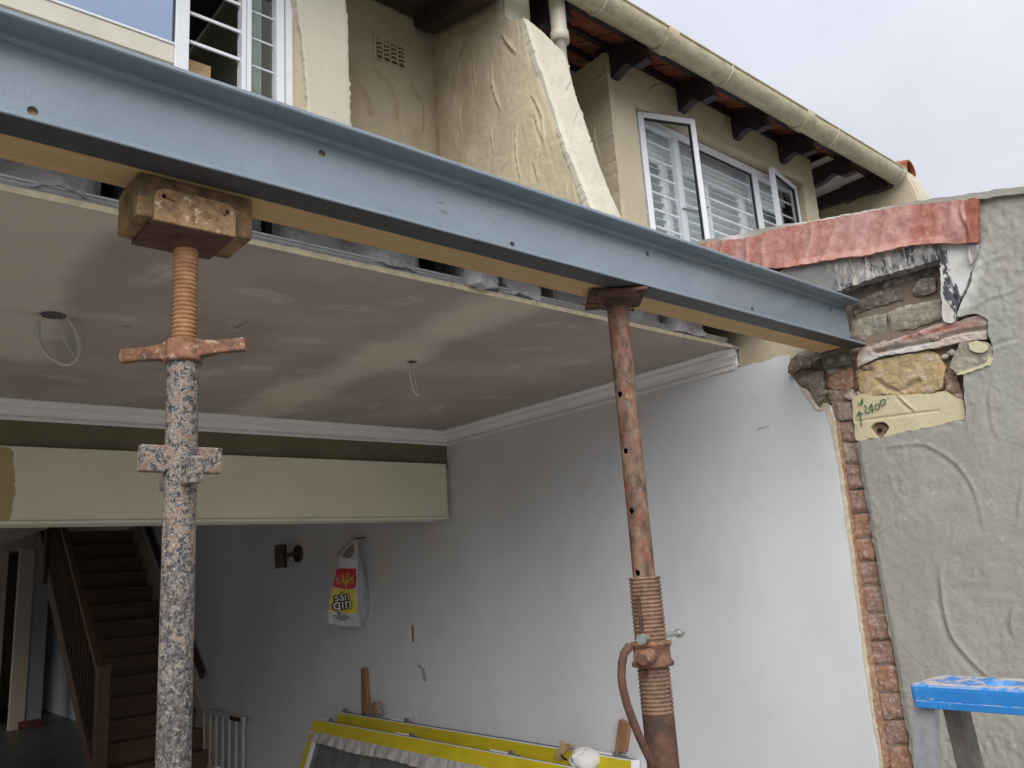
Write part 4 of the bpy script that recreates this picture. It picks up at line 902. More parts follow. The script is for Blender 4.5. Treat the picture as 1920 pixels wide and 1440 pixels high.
# ================================================================== CEILING EDGE: metal channel, wool, roof boards
fc = thing('furring_channel', 'shiny galvanised ceiling channel along the cut ceiling edge', 'metal channel', (0, 2.2, 2.79))
m = MB()
prof = [(2.262, 2.7935), (2.206, 2.7935), (2.204, 2.797), (2.206, 2.801), (2.214, 2.803), (2.216, 2.812), (2.214, 2.818), (2.209, 2.821), (2.208, 2.826), (2.212, 2.829), (2.262, 2.829)]
for (xa, xb) in ((-1.9, 3.40),):
    n = len(prof); vs = [(x, y + .002 * math.sin(x * 3), z) for x in np.linspace(xa, xb, 40) for y, z in prof]
    m.add(vs, [(i * n + j, (i + 1) * n + j, (i + 1) * n + j + 1, i * n + j + 1) for i in range(39) for j in range(n - 1)])
m.build('channel', 'galv', fc)
MB().box(-1.9, 3.45, 2.23, 2.27, 2.8295, 2.832).build('upper_lip', 'galv', fc)
for x in (-.9, .0, 1.03, 1.68, 2.30, 3.25):
    MB().box(x - .012, x + .012, 2.264, 2.30, 2.80, 3.0).build('hanger', 'void', fc)
rl = tag(MB().prism([(-1.9, 1.97, 2.925), (-1.9, 4.62, 3.28), (-1.9, 4.62, 3.36), (-1.9, 1.97, 2.965)], (5.39, 0, 0)).build('lean_to_roof', 'void'), 'low lean-to roof boards hidden above the insulation', 'roof')
MB().box(-1.9, 3.49, 2.52, 2.545, 2.793, 3.02).build('ceiling_joist', 'void', rl)
def batt(label, x0, x1, seed, z0=2.815, z1=2.97, yb=2.262, bulge=.05, x_hang=None):
    pts = [(x0, z0), (x1, z0), (x1, z1), (x0, z1)]
    def h(U, V):
        e = np.minimum(np.clip((U - x0) / .04, 0, 1), np.clip((x1 - U) / .04, 0, 1)) ** .5
        return bulge * e * (1 + 1.3 * fbm(U, V, 7, 4, seed)) + .022 * fbm(U, V, 26, 4, seed + 3, .6) + .008 * fbm(U, V, 80, 3, seed + 5)
    o = wally('insulation_batt', 'wool', pts, yb, .006, h, thick=.12, wob=.03, seed=seed)
    tag(o, label, 'insulation', 'insulation batts above the ceiling edge'); return o
batt('insulation batt left of the left prop head', -1.2, .53, 1)
batt('small insulation piece just right of the left prop head', .60, 1.00, 2, bulge=.015)
batt('long grey insulation batt between the left prop head and the dark gap', 1.045, 1.585, 3)
batt('white insulation tuft drooping over the metal channel mid-span', 1.745, 1.93, 4, z0=2.795, bulge=.075, yb=2.235)
batt('crumpled insulation left of the right prop head', 1.95, 2.16, 5, z0=2.80, bulge=.06, yb=2.245)
batt('flat grey insulation behind the right prop head', 2.24, 2.52, 6, bulge=.02)
batt('white insulation batt just right of the right prop head', 2.56, 2.93, 7, z0=2.81)
batt('rounded insulation lump nearest the party wall', 2.945, 3.22, 8, z0=2.80, bulge=.075, yb=2.25)

# ================================================================== CORNICES, INNER BEAM
cn = thing('cornice', 'white moulded plaster cornice round the ceiling corner', 'cornice', (3.4, 4.6, 2.69))
cp_ = [(0, 0), (.012, .0), (.014, .005), (.014, .016), (.006, .017), (.006, .024), (.020, .026), (.024, .040), (.036, .056), (.052, .064), (.052, .058), (.060, .058), (.062, .072), (.070, .074), (.080, .084), (.086, .086), (.086, .0935), (0, .0935)]
def cornice(axis):
    m = MB(); n = len(cp_)
    if axis == 'Y':     # along the party wall, cut raggedly at the near end
        ends = [[2.225 - .25 * p + .03 * math.sin(i * 1.3) for i, (p, q) in enumerate(cp_)], [4.70 - p for p, q in cp_]]
        vs = [(3.4895 - p, ends[e][i], 2.686 + q) for e in (0, 1) for i, (p, q) in enumerate(cp_)]
    else:
        vs = [(x if x < 0 else 3.4895 - p, 4.70 - p, 2.686 + q) for x in (-1.9, 1) for i, (p, q) in enumerate(cp_)]
    fs = [(j, (j + 1) % n, n + (j + 1) % n, n + j) for j in range(n)]
    if axis == 'Y': fs = [f[::-1] for f in fs]
    m.add(vs, fs); m.add(vs[:n], [tuple(range(n))]); return m
b = cornice('Y').build('cornice_length', 'white_paint', cn); b = cornice('X').build('cornice_length', 'white_paint', cn)
bk = thing('ceiling_beam', 'cream boxed beam with an olive painted strip across the room', 'beam', (1, 4.7, 2.2))
MB().box(-1.9, 3.489, 4.702, 4.86, 2.52, 2.778).build('steel_face', 'olive', bk)
MB().box(-1.9, 3.455, 4.672, 4.88, 2.178, 2.550).build('boxed_casing', 'cream_wall', bk, bevel=.006)
MB().box(-1.9, 3.46, 4.665, 4.885, 2.160, 2.177).build('bottom_trim', 'cream_wall', bk, bevel=.003)
MB().box(3.4555, 3.489, 4.70, 4.88, 2.178, 2.52).build('end_gap', 'bare_plaster', bk)
wally('old_paint_patch', 'mortar_ochre', [(.2, 2.182), (.782, 2.182), (.79, 2.3), (.785, 2.45), (.77, 2.545), (.2, 2.545)], 4.6715, .01, thick=.0005, wob=.02, parent=bk).data.materials[0] = simple('ochre_paint', (.42, .33, .16), .6, .1, 6)

# cables at the two light openings
c1 = MB(); L0 = [(0.580,2.771), (0.573,2.730), (0.579,2.676), (0.605,2.632), (0.647,2.605), (0.682,2.604), (0.706,2.637), (0.707,2.683), (0.689,2.741), (0.662,2.784)]
pts = [(x, 3.165, min(z, 2.785)) for x, z in L0]
def smooth_path(p, n=5):
    out = []; P_ = [Vector(a) for a in p]
    for i in range(len(P_) - 1):
        a, b, c, d = P_[max(i - 1, 0)], P_[i], P_[i + 1], P_[min(i + 2, len(P_) - 1)]
        for j in range(n):
            t = j / n; out.append(.5 * ((2 * b) + (c - a) * t + (2 * a - 5 * b + 4 * c - d) * t * t + (3 * b - a - 3 * c + d) * t ** 3))
    return out + [P_[-1]]
sp = smooth_path(pts)
c1.tube(sp, .0055, 8)
c1.tube([p_ + Vector((.008 * math.sin(i * .21), .012, .010 + .010 * math.sin(i * .13))) for i, p_ in enumerate(sp)], .0055, 8)
L0b = [(0.659,2.779), (0.656,2.736), (0.674,2.679), (0.703,2.636)]; c1.tube(smooth_path([(x, 3.18, min(z, 2.783)) for x, z in L0b]), .005, 8)
tag(c1.build('loose_cable', 'cable'), 'looped white cables hanging from the left ceiling opening', 'cable', 'cables hanging from the ceiling')
c2 = MB(); L1 = [(2.120,2.769), (2.127,2.719), (2.139,2.663), (2.150,2.631), (2.171,2.614)]; c2.tube(smooth_path([(x, 3.13, min(z, 2.783)) for x, z in L1]), .0055, 8)
L2 = [(2.138,2.768), (2.154,2.709), (2.161,2.666), (2.166,2.637), (2.174,2.615)]; c2.tube(smooth_path([(x, 3.135, min(z, 2.783)) for x, z in L2]), .005, 8)
tag(c2.build('loose_cable', 'cable'), 'short white cable hanging straight down from the ceiling opening near the middle', 'cable', 'cables hanging from the ceiling')
# ================================================================== OUR UPPER STOREY
hs_ = thing('house', 'cream rendered upper storey of the near house with window and recess left of the pier', 'house', (1.5, 4.3, 3))
pil = [(1.992,5.263), (2.019,5.125), (2.032,4.982), (2.048,4.842), (2.057,4.700), (2.062,4.559)] + [(2.03, 3.9), (2.36, 3.9)] + [(2.358,4.553), (2.356,4.775), (2.353,4.963), (2.351,5.194), (2.345,5.427)] + [(2.30, 6.3), (1.93, 6.3)]
wally('bay_pier', 'stucco_pale', pil, 4.0, .008, lambda U, V: .012 * fbm(U, V, 3, 4, 71) + arcs(U, V, 9, 72, (.15, .4), (.001, .003), (.004, .008), (1.2, 1.9))
      - .008 * np.clip(1 - pdist(U, V, pil, True) / .02, 0, 1) ** 2, thick=.16, wob=.012, parent=hs_)
MB().box(-1.9, 1.99, 4.02, 4.16, 3.2, 4.50).build('sill_wall', 'stucco_pale', hs_)
MB().box(-1.9, 2.2, 4.02, 4.16, 5.72, 6.3).build('lintel', 'stucco_pale', hs_)
MB().box(2.003, 2.33, 4.04, 6.7, 3.2, 6.3).build('bay_side', 'stucco_beige', hs_)
def rec_h(U, V):
    h = .014 * fbm(U, V, 2.2, 4, 73) + .006 * fbm(U, V, 9, 4, 74) + arcs(U, V, 40, 75, (.08, .4), (.003, .009), (.004, .010), (1.0, 2.1))
    for s_, w_, a_ in R_STROKES: h += pstroke(U, V, s_, w_ * .75, a_ * 1.2)
    return h + .007 * fbm(U, V, 28, 4, 79, .6)
R_STROKES = [([(2.786,5.369), (2.855,5.276), (2.889,5.208), (2.905,5.130)], .016, .020), ([(2.940,5.504), (3.033,5.477), (3.092,5.417), (3.135,5.296), (3.134,5.160)], .016, .018),
             ([(3.290,5.491), (3.361,5.409), (3.383,5.338), (3.356,5.107)], .016, .012), ([(2.788,5.765), (2.901,5.721), (3.046,5.838), (3.173,5.987)], .016, .010),
             ([(2.742,5.731), (2.818,5.723), (2.854,5.711)], .010, .010), ([(3.268,5.884), (3.368,5.853), (3.472,5.872)], .012, .010)]
def rec_stain(U, V):
    r = np.clip(fbm(U, V * .4, 4, 4, 77) * 3.0 + .1, 0, 1) * np.clip((5.62 - V) / .2, 0, 1) * .55
    for s_, w_, a_ in R_STROKES[:3]: r = np.maximum(r, np.clip(1 - pdist(U, V, s_) / .045 + 1.3 * fbm(U, V, 9, 4, 78), 0, 1) * .42)
    return r + np.clip(1 - np.abs(U - 3.5) / .14, 0, 1) * np.clip((5.6 - V) / .3, 0, 1) * .5
ab = [(2.955,5.783), (3.236,5.811), (3.243,5.620), (2.964,5.607)]
rw = wally('recess_wall', 'stucco_beige', [rect(2.30, 3.52, 3.3, 6.5), ab], 4.65, .009, rec_h, thick=.1, parent=hs_, attrs={'stain': rec_stain})
# air brick: four columns of hooded slots in a small plate
x0, x1, za, zb = 2.945, 3.245, 5.612, 5.842
m = MB(); nc = 4; cw = (x1 - x0 - .075) / nc
abk = MB().box(x0 - .01, x1 + .01, 4.690, 4.70, za - .01, zb + .01).build('air_brick', 'dark', hs_)
fr = MB(); xs = [x0]
for i in range(nc):
    a = x0 + .022 + i * (cw + .010); xs += [a, a + cw - .002]
xs.append(x1)
for i in range(0, len(xs), 2): fr.box(xs[i], xs[i + 1], 4.640, 4.692, za, zb)
for i in range(nc):
    a, b = xs[2 * i + 1], xs[2 * i + 2]
    fr.box(a, b, 4.640, 4.692, zb - .022, zb); fr.box(a, b, 4.640, 4.692, za, za + .018)
fr.build('vent_frame', 'stucco_beige', abk)
hd = MB()
for i in range(nc):
    a, b = xs[2 * i + 1], xs[2 * i + 2]
    for j in range(5):
        zt = zb - .030 - j * .036; n = 7; vs = []
        for t in range(n):
            f = t / (n - 1); x = a + (b - a) * f; bow = math.sin(math.pi * f)
            vs += [(x, 4.636 - .006 * bow, zt - .006 + .008 * bow), (x, 4.672, zt + .004 + .004 * bow), (x, 4.672, zt - .004), (x, 4.640 - .006 * bow, zt - .015 + .008 * bow)]
        hd.add(vs, [(4 * t + q, 4 * t + (q + 1) % 4, 4 * t + 4 + (q + 1) % 4, 4 * t + 4 + q) for t in range(n - 1) for q in range(4)])
hd.build('louvre', 'stucco_beige', abk)
# window of our house: outer frame, sash with reflecting glass, barred light, curtained light
wf = MB()
FY0, FY1 = 4.085, 4.15
wf.box(1.905, 1.955, FY0, FY1, 4.50, 5.72); wf.box(1.962, 2.002, FY0 - .012, FY1, 4.50, 5.72)
wf.box(-1.6, 1.955, FY0, FY1, 4.50, 4.545); wf.box(-1.6, 1.955, FY0, FY1, 5.66, 5.72)
wf.box(1.690, 1.715, FY0, FY1, 4.546, 5.66); wf.box(1.719, 1.745, FY0 - .006, FY1, 4.546, 5.66)
w1 = wf.build('window', 'white_alu', hs_, bevel=.004)
MB().box(1.956, 1.961, FY0 + .01, FY1, 4.60, 5.72).build('seal', 'brass', w1)
sa = MB().box(1.303, 1.378, 4.055, 4.11, 4.50, 5.66).box(-.6, 1.303, 4.06, 4.105, 4.70, 4.715).build('sash_frame', 'white_alu', w1, bevel=.004)
MB().box(-.6, 1.302, 4.068, 4.10, 4.59, 4.6995).build('sill_board', 'pipe', w1, bevel=.003)
MB().add([(-.6, 4.083, 4.712), (1.301, 4.083, 4.712), (1.301, 4.083, 5.66), (-.6, 4.083, 5.66)], [(0, 1, 2, 3)]).build('pane', 'glass_refl', w1)
MB().box(1.296, 1.3025, 4.070, 4.095, 4.716, 5.66).build('pane_seal', 'gasket', w1)
for z in (4.795, 4.980, 5.165, 5.35, 5.53):
    MB().box(1.379, 1.690, 4.112, 4.124, z - .009, z + .009).build('bar', 'white_alu', w1)
    MB().box(1.745, 1.905, 4.125, 4.133, z - .005, z + .005).build('bar', 'white_alu', w1)
MB().add([(1.745, 4.11, 4.545), (1.905, 4.11, 4.545), (1.905, 4.11, 5.66), (1.745, 4.11, 5.66)], [(0, 1, 2, 3)]).build('pane', 'glass', w1)
cm = MB(); nx = 40
vs = [(1.76 + .12 * i / nx, 4.26 + .014 * math.sin(i * 1.1) + .006 * math.sin(i * 2.7), z) for i in range(nx + 1) for z in (4.55, 5.7)]
cm.add(vs, [(2 * i, 2 * i + 2, 2 * i + 3, 2 * i + 1) for i in range(nx)], True); cm.build('curtain', 'curtain', w1)
# room behind the glass
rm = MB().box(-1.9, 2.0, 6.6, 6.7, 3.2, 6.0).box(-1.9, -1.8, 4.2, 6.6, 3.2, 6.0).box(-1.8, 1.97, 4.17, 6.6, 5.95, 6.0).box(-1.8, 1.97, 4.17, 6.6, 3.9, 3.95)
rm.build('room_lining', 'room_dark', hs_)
bx = thing('cardboard_box', 'cardboard box standing on the sill behind the barred upstairs window', 'box', (1.45, 4.3, 4.5))
MB().box(1.30, 1.555, 4.205, 4.42, 4.43, 4.745).build('carton', 'cardboard', bx, bevel=.003)
MB().box(1.30, 1.555, 4.2035, 4.2047, 4.70, 4.744).build('flap', 'cardboard', bx)
MB().box(1.20, 1.70, 4.17, 4.6, 4.38, 4.43).build('inner_sill', 'room_dark', w1)

# ================================================================== PIER between the two houses (flared buttress)
pr_ = thing('flared_pier', 'tall flared rendered pier between the two houses', 'pier', (3.6, 3.6, 3))
fe = [(3.551,5.524), (3.540,5.368), (3.505,5.180), (3.456,5.030), (3.408,4.843), (3.359,4.679), (3.309,4.500), (3.244,4.299), (3.172,4.102), (3.104,3.904)]
lf = [(4.66, 3.2), (4.66, 6.6), (3.76, 6.6), (3.75, 5.66), (3.70, 5.60)] + [(a, b) for a, b in fe] + [(2.88, 3.2)]
B_STROKES = [([(4.382,5.918), (4.453,5.827), (4.538,5.747)], .018, .016), ([(4.122,5.776), (4.305,5.605), (4.401,5.436)], .018, .018), ([(4.199,5.808), (4.332,5.606), (4.383,5.403)], .010, .012),
             ([(3.940,5.407), (3.943,5.255), (3.916,5.089), (3.868,4.966)], .013, .024), ([(4.294,5.333), (4.342,5.176), (4.331,4.991)], .009, .018), ([(3.960,4.953), (4.002,4.833), (4.004,4.686)], .010, .020),
             ([(3.724,4.790), (3.748,4.556), (3.718,4.363)], .012, .022), ([(3.558,4.942), (3.491,4.806), (3.462,4.691), (3.462,4.495)], .014, .016), ([(3.532,4.775), (3.500,4.631), (3.469,4.526)], .012, .014),
             ([(4.225,4.788), (4.219,4.707)], .008, .016), ([(3.809,5.564), (3.759,5.464), (3.659,5.303)], .018, .018), ([(4.156,5.621), (4.149,5.412), (4.132,5.246)], .010, .010),
             ([(4.429,5.520), (4.407,5.369)], .010, .010), ([(3.583,4.453), (3.549,4.282)], .016, .008), ([(3.945,4.493), (3.849,4.574)], .012, .010)]
def pierh(U, V):
    h = .03 * fbm(U, V, 1.5, 3, 81) + .014 * fbm(U + .3 * V, V * .6, 7, 4, 82) + .006 * fbm(U, V, 26, 4, 83, .6)
    h += arcs(U, V, 60, 84, (.15, .55), (.0016, .0058), (.004, .011), (1.2, 1.9), 1.0)
    for s_, w_, a_ in B_STROKES: h += pstroke(U, V, s_, w_ * .75, a_ * 1.0)
    return h - .012 * np.clip(1 - pdist(U, V, fe) / .05, 0, 1) ** 2
def pier_stain(U, V):
    n = np.clip(fbm(U, V * .35, 5, 4, 87) * 3 + .5, 0, 1)
    r = np.clip((U - 3.95) / .5, 0, 1) * np.clip((5.75 - V) / .5 + .3, 0, 1) * n * .75
    for s_, w_, a_ in B_STROKES[:3]: r = np.maximum(r, np.clip(1 - pdist(U, V, s_) / .05 + .9 * fbm(U, V, 9, 4, 78), 0, 1) * .5)
    return r
wallx('side_face', 'stucco_pier', lf, 3.5, .010, pierh, thick=.03, wob=.006, parent=pr_, attrs={'stain': pier_stain})
MB().prism([(3.512, y, z) for y, z in [(4.8, 3.2), (4.8, 6.6), (3.78, 6.6), (3.78, 5.63), (3.60, 5.50), (3.56, 5.44), (3.475, 5.10), (3.352, 4.66), (3.243, 4.3), (3.112, 3.9), (2.90, 3.2)]], (.265, 0, 0)).build('pier_core', 'stucco_pale', pr_)
fo = np.array((3.5, 3.103, 3.911)); fv = np.array((0, .448, 1.613)); fv /= np.linalg.norm(fv); fn = np.array((0, -fv[2], fv[1]))
fp = [(0.0, -.75), (.30, -.75), (.292, 0), (.286, .5), (.30, .9), (.315, 1.2), (.350, 1.44), (.345, 1.52), (.17, 1.63), (.0, 1.71), (-.008, 1.3), (.004, .9), (-.006, .5), (.003, .2)]
def fronth(U, V):
    sag = .028 * np.sin(np.clip(V / 1.65, 0, 1) * math.pi)
    return .022 * fbm(U, V, 3.2, 3, 91) + .008 * fbm(U, V, 12, 4, 92) + .004 * fbm(U, V, 40, 3, 95) - sag * .6 - .018 * np.clip(1 - pdist(U, V, fp, True) / .035, 0, 1) ** 2 + arcs(U, V, 14, 93, (.08, .25), (.003, .007), (.005, .01))
relief('front_face', 'stucco_pale', fp, fo, (1, 0, 0), fv, fn, .009, fronth, thick=.06, wob=.008, parent=pr_)
def toph(U, V): return .012 * fbm(U, V, 6, 3, 94) - .05 * np.clip(1 - pdist(U, V, tp_, True) / .05, 0, 1) ** 2
tp_ = [(3.495, 5.64), (3.56, 5.60), (3.68, 5.585), (3.765, 5.60), (3.765, 6.6), (3.495, 6.6)]
wally('upper_block', 'stucco_pale', tp_, 3.74, .009, toph, thick=.10, wob=.008, parent=pr_)
# ================================================================== NEIGHBOUR'S UPPER STOREY
# dark upper floor round the stair head, so that no daylight drops down the stairs
st_ = MB().box(2.1, 3.5, 9.5, 9.6, 2.781, 6.0).box(2.1, 3.5, 14.6, 14.7, 2.781, 6.0).box(2.1, 2.2, 9.6, 14.6, 2.781, 6.0).box(3.4905, 3.6, 9.5, 14.7, 2.692, 6.0).box(2.1, 3.6, 9.5, 14.7, 6.001, 6.05)
tag(st_.build('stairwell', 'hall_paint'), kind='structure')
nh = thing('house', 'cream rendered upper storey of the neighbouring house with shuttered window under the eaves', 'house', (6.5, 4.2, 3))
op = [(5.235, 5.70), (5.8, 5.715), (6.4, 5.705), (7.0, 5.72), (7.6, 5.735), (8.04, 5.75), (8.03, 5.2), (8.02, 4.2), (5.235, 4.2)]
out = [(4.875, 3.4), (8.27, 3.4), (8.27, 6.09), (4.87, 6.09)]
N_STR = [([(5.397,5.793), (5.437,5.905), (5.561,6.016), (5.709,6.072)], .02, .014), ([(5.652,5.967), (5.774,5.901), (5.832,5.783)], .014, .012), ([(6.582,5.817), (6.580,5.934), (6.690,6.066), (6.810,6.107)], .016, .014),
         ([(6.332,5.885), (6.443,5.789), (6.577,5.792)], .02, .012), ([(7.081,5.954), (7.204,5.852), (7.264,5.809)], .014, .010), ([(8.057,6.084), (8.213,6.032), (8.250,5.879)], .014, .014), ([(7.916,5.976), (7.954,5.871)], .014, .012)]
def nbh(U, V):
    h = .014 * fbm(U, V, 2.4, 3, 101) + .006 * fbm(U, V, 10, 4, 102) + arcs(U, V, 46, 103, (.12, .4), (.001, .003), (.004, .009), curv=1.2)
    for s_, w_, a_ in N_STR: h += pstroke(U, V, s_, w_ * .7, a_ * .6)
    return h - .03 * np.clip(1 - pdist(U, V, op, True) / .04, 0, 1) ** 2
wally('bay_wall', 'stucco_beige', [out, op], 4.0, .011, nbh, thick=.13, wob=.012, parent=nh)
wallx('bay_side', 'stucco_pier', rect(4.0, 4.66, 3.4, 6.08), 4.872, .011, lambda U, V: .014 * fbm(U, V, 2.4, 3, 104) + arcs(U, V, 12, 105, (.2, .5), (.004, .01), (.006, .013), (1.2, 1.9)), thick=.05, wob=.008, parent=nh)
wally('recess_wall', 'stucco_beige', rect(3.72, 4.9, 3.4, 6.6), 4.65, .02, lambda U, V: .01 * fbm(U, V, 4, 3, 106), parent=nh)
MB().box(8.262, 8.28, 4.02, 4.7, 3.4, 6.08).build('bay_side', 'stucco_beige', nh)
MB().box(8.0, 9.4, 4.655, 4.75, 3.4, 6.5).build('recess_wall', 'stucco_beige', nh)
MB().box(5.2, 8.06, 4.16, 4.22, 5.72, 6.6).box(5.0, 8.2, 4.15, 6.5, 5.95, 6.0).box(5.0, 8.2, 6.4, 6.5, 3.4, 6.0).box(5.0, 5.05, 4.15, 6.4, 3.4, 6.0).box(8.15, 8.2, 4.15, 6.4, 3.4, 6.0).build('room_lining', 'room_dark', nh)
# window: frame, two open casements, fixed middle light, bars
wf = MB()
F0, F1 = 4.085, 4.14
wf.box(5.238, 8.03, F0, F1, 5.625, 5.70); wf.box(5.238, 5.30, F0, F1, 4.25, 5.63); wf.box(7.955, 8.03, F0, F1, 4.25, 5.63); wf.box(5.238, 8.03, F0, F1, 4.2, 4.27)
wf.box(5.825, 5.905, F0, F1, 4.27, 5.626); wf.box(7.14, 7.235, F0, F1, 4.27, 5.626)
w2 = wf.build('window', 'white_alu', nh, bevel=.004)
MB().add([(5.906, 4.11, 4.27), (7.14, 4.11, 4.27), (7.14, 4.11, 5.625), (5.906, 4.11, 5.625)], [(0, 1, 2, 3)]).build('pane', 'glass', w2)
g = MB()
g.box(5.906, 5.917, 4.100, 4.12, 4.27, 5.625).box(7.129, 7.139, 4.100, 4.12, 4.27, 5.625).box(5.917, 7.129, 4.100, 4.12, 5.612, 5.624)
g.build('seal', 'gasket', w2)
for z in np.arange(4.32, 5.6, .168):
    for (a, b) in ((5.30, 5.825), (5.91, 7.14), (7.236, 7.955)):
        MB().box(a, b, 4.125, 4.137, z - .009, z + .009).build('bar', 'white_alu', w2)
def casement(p, q, z0, z1):
    p, q = Vector((*p, 0)), Vector((*q, 0)); d = (q - p); L = d.length; d.normalize(); n = Vector((d.y, -d.x, 0)); up = Vector((0, 0, 1))
    mid = lambda s_, z: p + d * s_ + up * z
    f = MB(); r = .026; t = .022
    f.obox(mid(r, (z0 + z1) / 2), (d, n, up), (r, t, (z1 - z0) / 2)); f.obox(mid(L - r, (z0 + z1) / 2), (d, n, up), (r, t, (z1 - z0) / 2))
    f.obox(mid(L / 2, z1 - r), (d, n, up), (L / 2 - 2 * r, t, r)); f.obox(mid(L / 2, z0 + r), (d, n, up), (L / 2 - 2 * r, t, r))
    o = f.build('casement', 'white_alu', w2, bevel=.004)
    MB().add([mid(2 * r, z0 + 2 * r), mid(L - 2 * r, z0 + 2 * r), mid(L - 2 * r, z1 - 2 * r), mid(2 * r, z1 - 2 * r)], [(0, 1, 2, 3)]).build('pane', 'glass', w2)
    g = MB(); e = .005; ii = 2 * r + e
    for s_ in (ii, L - ii): g.obox(mid(s_, (z0 + z1) / 2), (d, n, up), (e, t * .6, (z1 - z0) / 2 - 2 * r))
    g.obox(mid(L / 2, z1 - ii), (d, n, up), (L / 2 - ii - e, t * .6, e)); g.build('seal', 'gasket', w2)
casement((5.31, 4.075), (5.862, 3.862), 4.27, 5.69)
casement((7.955, 4.072), (7.300, 3.965), 4.27, 5.69)
MB().tube(smooth_path([(5.84, 4.08, 4.90), (5.98, 4.02, 4.88), (6.10, 3.98, 4.94)]), .008, 8).build('window_stay', 'groove', w2)
# plantation shutters behind
sh = thing('window_shutters', 'white louvred shutters inside the neighbouring upstairs window', 'shutters', (6.6, 4.3, 4.2))
def shutter(x0, x1, z0, z1, y=4.27, tilt=.55):
    s_ = MB(); st = .055
    s_.box(x0, x0 + st, y - .016, y + .016, z0, z1); s_.box(x1 - st, x1, y - .016, y + .016, z0, z1)
    s_.box(x0 + st, x1 - st, y - .016, y + .016, z1 - .11, z1); s_.box(x0 + st, x1 - st, y - .016, y + .016, z0, z0 + .10)
    s_.build('shutter_frame', 'shutter', sh, bevel=.003)
    base = None; z = z1 - .16
    while z > z0 + .12:
        if base is None:
            base = MB(); prof = [(-.040, -.002), (-.02, .003), (.02, .003), (.040, -.002), (.02, -.005), (-.02, -.005)]
            c, s2 = math.cos(tilt), math.sin(tilt)
            pp = [((x0 + st + .002), y + a * c - b * s2, z + a * s2 + b * c) for a, b in prof]
            base = base.prism(pp, (x1 - x0 - 2 * st - .004, 0, 0)).build('slat', 'shutter', sh); zb_ = z
        else:
            clone(base, sh, (0, 0, z - zb_), 'slat')
        z -= .086
for (a, b) in ((5.30, 5.86), (5.865, 6.50), (6.505, 7.14), (7.145, 7.96)):
    shutter(a, b, 4.22, 5.52)
MB().box(5.24, 8.0, 4.24, 4.30, 5.525, 5.72).build('pelmet', 'shutter', sh)
MB().box(5.1, 8.14, 4.40, 4.41, 4.0, 5.8).build('blind', 'shutter', sh)
# eaves: rafters, wall plate, tiles, deck
RPf = [(3.645,5.935), (3.609,5.814), (3.748,5.817), (3.811,5.882), (3.864,5.887), (3.961,5.848)]
ROOF = lambda y: 5.985 + (y - 3.55) * .36
y_end = RPf[0][0]
prof = RPf + [(4.10, RPf[-1][1] - .01), (4.10, ROOF(4.10)), (y_end, ROOF(y_end))]
r0 = None
for x in (4.02, 4.96, 5.885, 6.765, 7.63, 8.47, 9.20):
    if r0 is None:
        r0 = MB().prism([(x - .045, y, z) for y, z in prof], (.09, 0, 0)).build('rafter', 'rafter', nh)
        e0 = MB().box(x - .044, x + .044, y_end - .004, y_end - .0005, RPf[1][1] + .004, min(RPf[0][1], ROOF(y_end)) - .002).build('rafter_end', 'rafter_end', r0)
        xb = x
    else:
        r = clone(r0, nh, (x - xb, 0, 0)); e = clone(e0, r)
MB().box(4.86, 8.3, 3.985, 4.10, 6.085, ROOF(3.99)).build('wall_plate', 'rafter', nh)
MB().prism([(9.28, y, z) for y, z in [(4.484,5.788), (4.464,5.909), (4.005,5.871), (3.590,5.829), (3.541,5.855), (3.530,5.918), (4.420,6.180)]], (-.09, 0, 0)).build('end_rafter', 'rafter', nh)
MB().box(8.3, 9.2, 3.80, 4.66, 6.045, 6.06).build('soffit_board', 'soffit', nh)
t0 = None
for r in range(4):
    y0 = 3.46 + r * .30
    for c in range(23):
        x0 = 3.76 + c * .243
        if t0 is None:
            n = 7; vs = []
            for i in range(n):
                f = i / (n - 1); bow = .012 * math.sin(f * math.pi) - (.012 if i in (0, n - 1) else 0)
                for (yy, dz) in ((0, 0), (.335, .02)):
                    zz = ROOF(y0 + yy) + .035 + dz * .3 - (.022 if yy == 0 else 0) + bow
                    vs += [(x0 + .238 * f, y0 + yy, zz), (x0 + .238 * f, y0 + yy, zz + .016)]
            fs = []
            for i in range(n - 1):
                b = 4 * i
                fs += [(b, b + 4, b + 6, b + 2)[::-1], (b + 1, b + 3, b + 7, b + 5)[::-1], (b, b + 1, b + 5, b + 4)[::-1], (b + 2, b + 6, b + 7, b + 3)[::-1]]
            t0 = MB().add(vs, fs).build('roof_tile', 'tile', nh); tb0 = (x0, y0)
        else:
            clone(t0, nh, (x0 - tb0[0], y0 - tb0[1], ROOF(y0) - ROOF(tb0[1]) + .004 * math.sin(c * 2.3 + r)))
for r in range(4):
    y0 = 3.70 + r * .30
    MB().box(3.74, 9.28, y0, y0 + .045, ROOF(y0) + .002, ROOF(y0) + .034).build('batten', 'rafter', nh)
MB().prism([(-2.0, 3.52, ROOF(3.52) + .085), (-2.0, 8.0, ROOF(8) + .085), (-2.0, 8.0, ROOF(8) + .12), (-2.0, 3.52, ROOF(3.52) + .12)], (11.3, 0, 0)).build('roof_deck', 'rafter', nh)
# our own eaves above the recess
MB().box(-1.9, 3.45, 3.62, 4.62, 6.11, 6.14).build('eaves_boards', 'rafter_brown', hs_)
MB().prism([(3.33, y, z) for y, z in [(4.690,6.542), (4.716,6.158), (4.626,6.039), (4.520,5.965), (3.830,5.788), (3.616,5.824)]], (.11, 0, 0)).build('rafter', 'rafter_brown', hs_)
